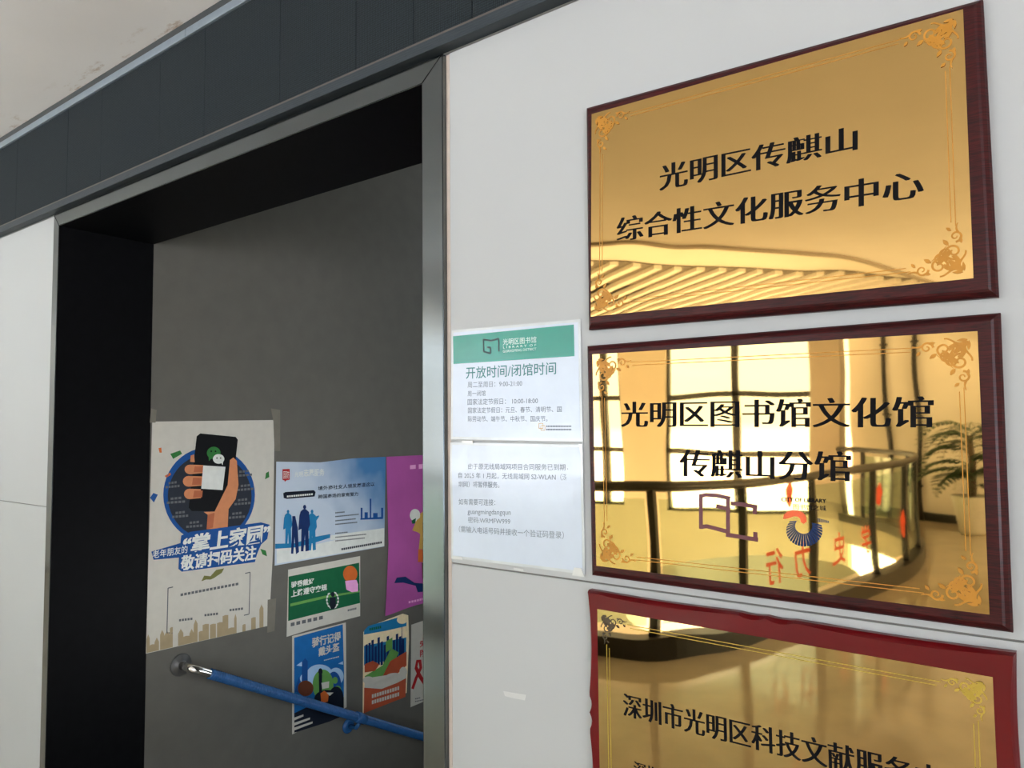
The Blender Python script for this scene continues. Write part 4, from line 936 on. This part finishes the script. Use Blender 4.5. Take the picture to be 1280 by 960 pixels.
# red characters on the glass, read from the corridor
def on_glass(bm, s_, z, w, hgt, string=None):
    c, t = along(s_); u = Vector((-t.x, -t.y, 0)); nrm = Vector((0, 0, 1)).cross(u) * -1
    cor = Vector((-0.5, -1.5)) - c
    if nrm.x * cor.x + nrm.y * cor.y < 0: nrm = -nrm
    o = Vector((c.x, c.y, z)) + nrm * 0.012
    if string:
        vs_, fs_ = glyphs(string, 0.012); x0 = min(v[0] for v in vs_); x1 = max(v[0] for v in vs_); y0 = min(v[1] for v in vs_); y1 = max(v[1] for v in vs_)
        ur = Vector((0, 0, 1)).cross(nrm)
        bv = [bm.verts.new(o + ur * ((x - x0) / (x1 - x0) - .5) * w + Vector((0, 0, 1)) * ((y - y0) / (y1 - y0) - .5) * hgt) for x, y in vs_]
        for f_ in fs_:
            try: bm.faces.new([bv[k] for k in f_])
            except ValueError: pass
    else:
        ur = Vector((0, 0, 1)).cross(nrm)
        bm.faces.new([bm.verts.new(o + ur * w * .5 * math.cos(a) * (1 + .15 * math.sin(5 * a)) + Vector((0, 0, 1)) * hgt * .5 * math.sin(a) * (1 + .15 * math.cos(3 * a))) for a in [2 * math.pi * k / 24 for k in range(24)]])
for ch_, x, y in (('行', -1.69, -4.36), ('力', -1.63, -4.75), ('史', -1.53, -5.4), ('学', -1.44, -6.05)):
    bm = bmesh.new(); on_glass(bm, cum[s_near(x, y)], 0.46, 0.24, 0.26, ch_); new_obj('lettering', bm, M['red_sign'], panel_at(cum[s_near(x, y)]))
for x, y, z, w, hg in ((-2.55, -3.18, 0.90, 0.09, 0.16), (-1.66, -4.6, 0.98, 0.10, 0.22), (-1.40, -6.35, 0.85, 0.16, 0.2), (-1.30, -7.1, 0.5, 0.16, 0.26)):
    bm = bmesh.new(); on_glass(bm, cum[s_near(x, y)], z, w, hg); new_obj('decal', bm, M['red_sign'], panel_at(cum[s_near(x, y)]))

# potted palm by the far wall
pc = Vector((-1.02, -10.6, 0))
pm = tag(empty('potted_palm', pc), 'tall green palm in a white pot by the far wall, mirrored in the middle plaque', 'plant')
bm = bmesh.new(); lathe(bm, pc, (0, 0, 1), [(0.15, 0), (0.17, 0.05), (0.22, 0.42), (0.24, 0.5), (0.235, 0.52), (0.21, 0.52), (0.2, 0.46)]); new_obj('pot', bm, M['pot'], pm)
bm = bmesh.new(); tube(bm, [pc + Vector((0, 0, 0.44)), pc + Vector((0.02, 0, 0.9)), pc + Vector((0, 0.02, 1.3))], [0.05, 0.04, 0.03], 8); new_obj('trunk', bm, M['bark'], pm)
random.seed(5)
for k in range(34):
    a = k * 2.4; ln = random.uniform(0.45, 0.8); up = random.uniform(0.35, 0.9); z0 = random.uniform(0.6, 1.45)
    dv = Vector((math.cos(a), math.sin(a), 0)); sdv = Vector((-math.sin(a), math.cos(a), 0)); bm = bmesh.new(); mid = []
    for j in range(13):
        t = j / 12; mid.append(pc + Vector((0, 0, z0)) + dv * ln * t + Vector((0, 0, up * t - 0.9 * up * t * t + (-0.25) * t * t)))
    tube(bm, mid, [0.008 * (1 - .8 * j / 12) for j in range(13)], 5)
    for j in range(2, 13):
        for sgn in (-1, 1):
            b0 = mid[j]; l = 0.26 * math.sin(math.pi * (j / 12) * 0.9 + 0.2); tip = b0 + sdv * sgn * l * 0.8 + dv * l * 0.6 + Vector((0, 0, -0.25 * l)); m_ = b0.lerp(tip, 0.45)
            q = [b0, m_ + dv * 0.036, tip, m_ - dv * 0.036]
            bm.faces.new([bm.verts.new(v) for v in q])
    new_obj('frond', bm, M['leaf'], pm)
# pipes on the far wall
for x in (-2.2, -1.78):
    bm = bmesh.new(); tube(bm, [(x, -11.72, 0.0), (x, -11.72, 3.1)], 0.035, 10)
    for z in (0.5, 1.6, 2.7): box(bm, (x - 0.05, -11.8, z), (x + 0.05, -11.7, z + 0.03))
    tag(new_obj('wall_pipe', bm, M['rail_black']), 'thin black vertical pipe on the far cream wall, ' + ('nearer the window' if x < -2 else 'nearer the potted palm'), 'pipe', 'black pipes on the far wall')
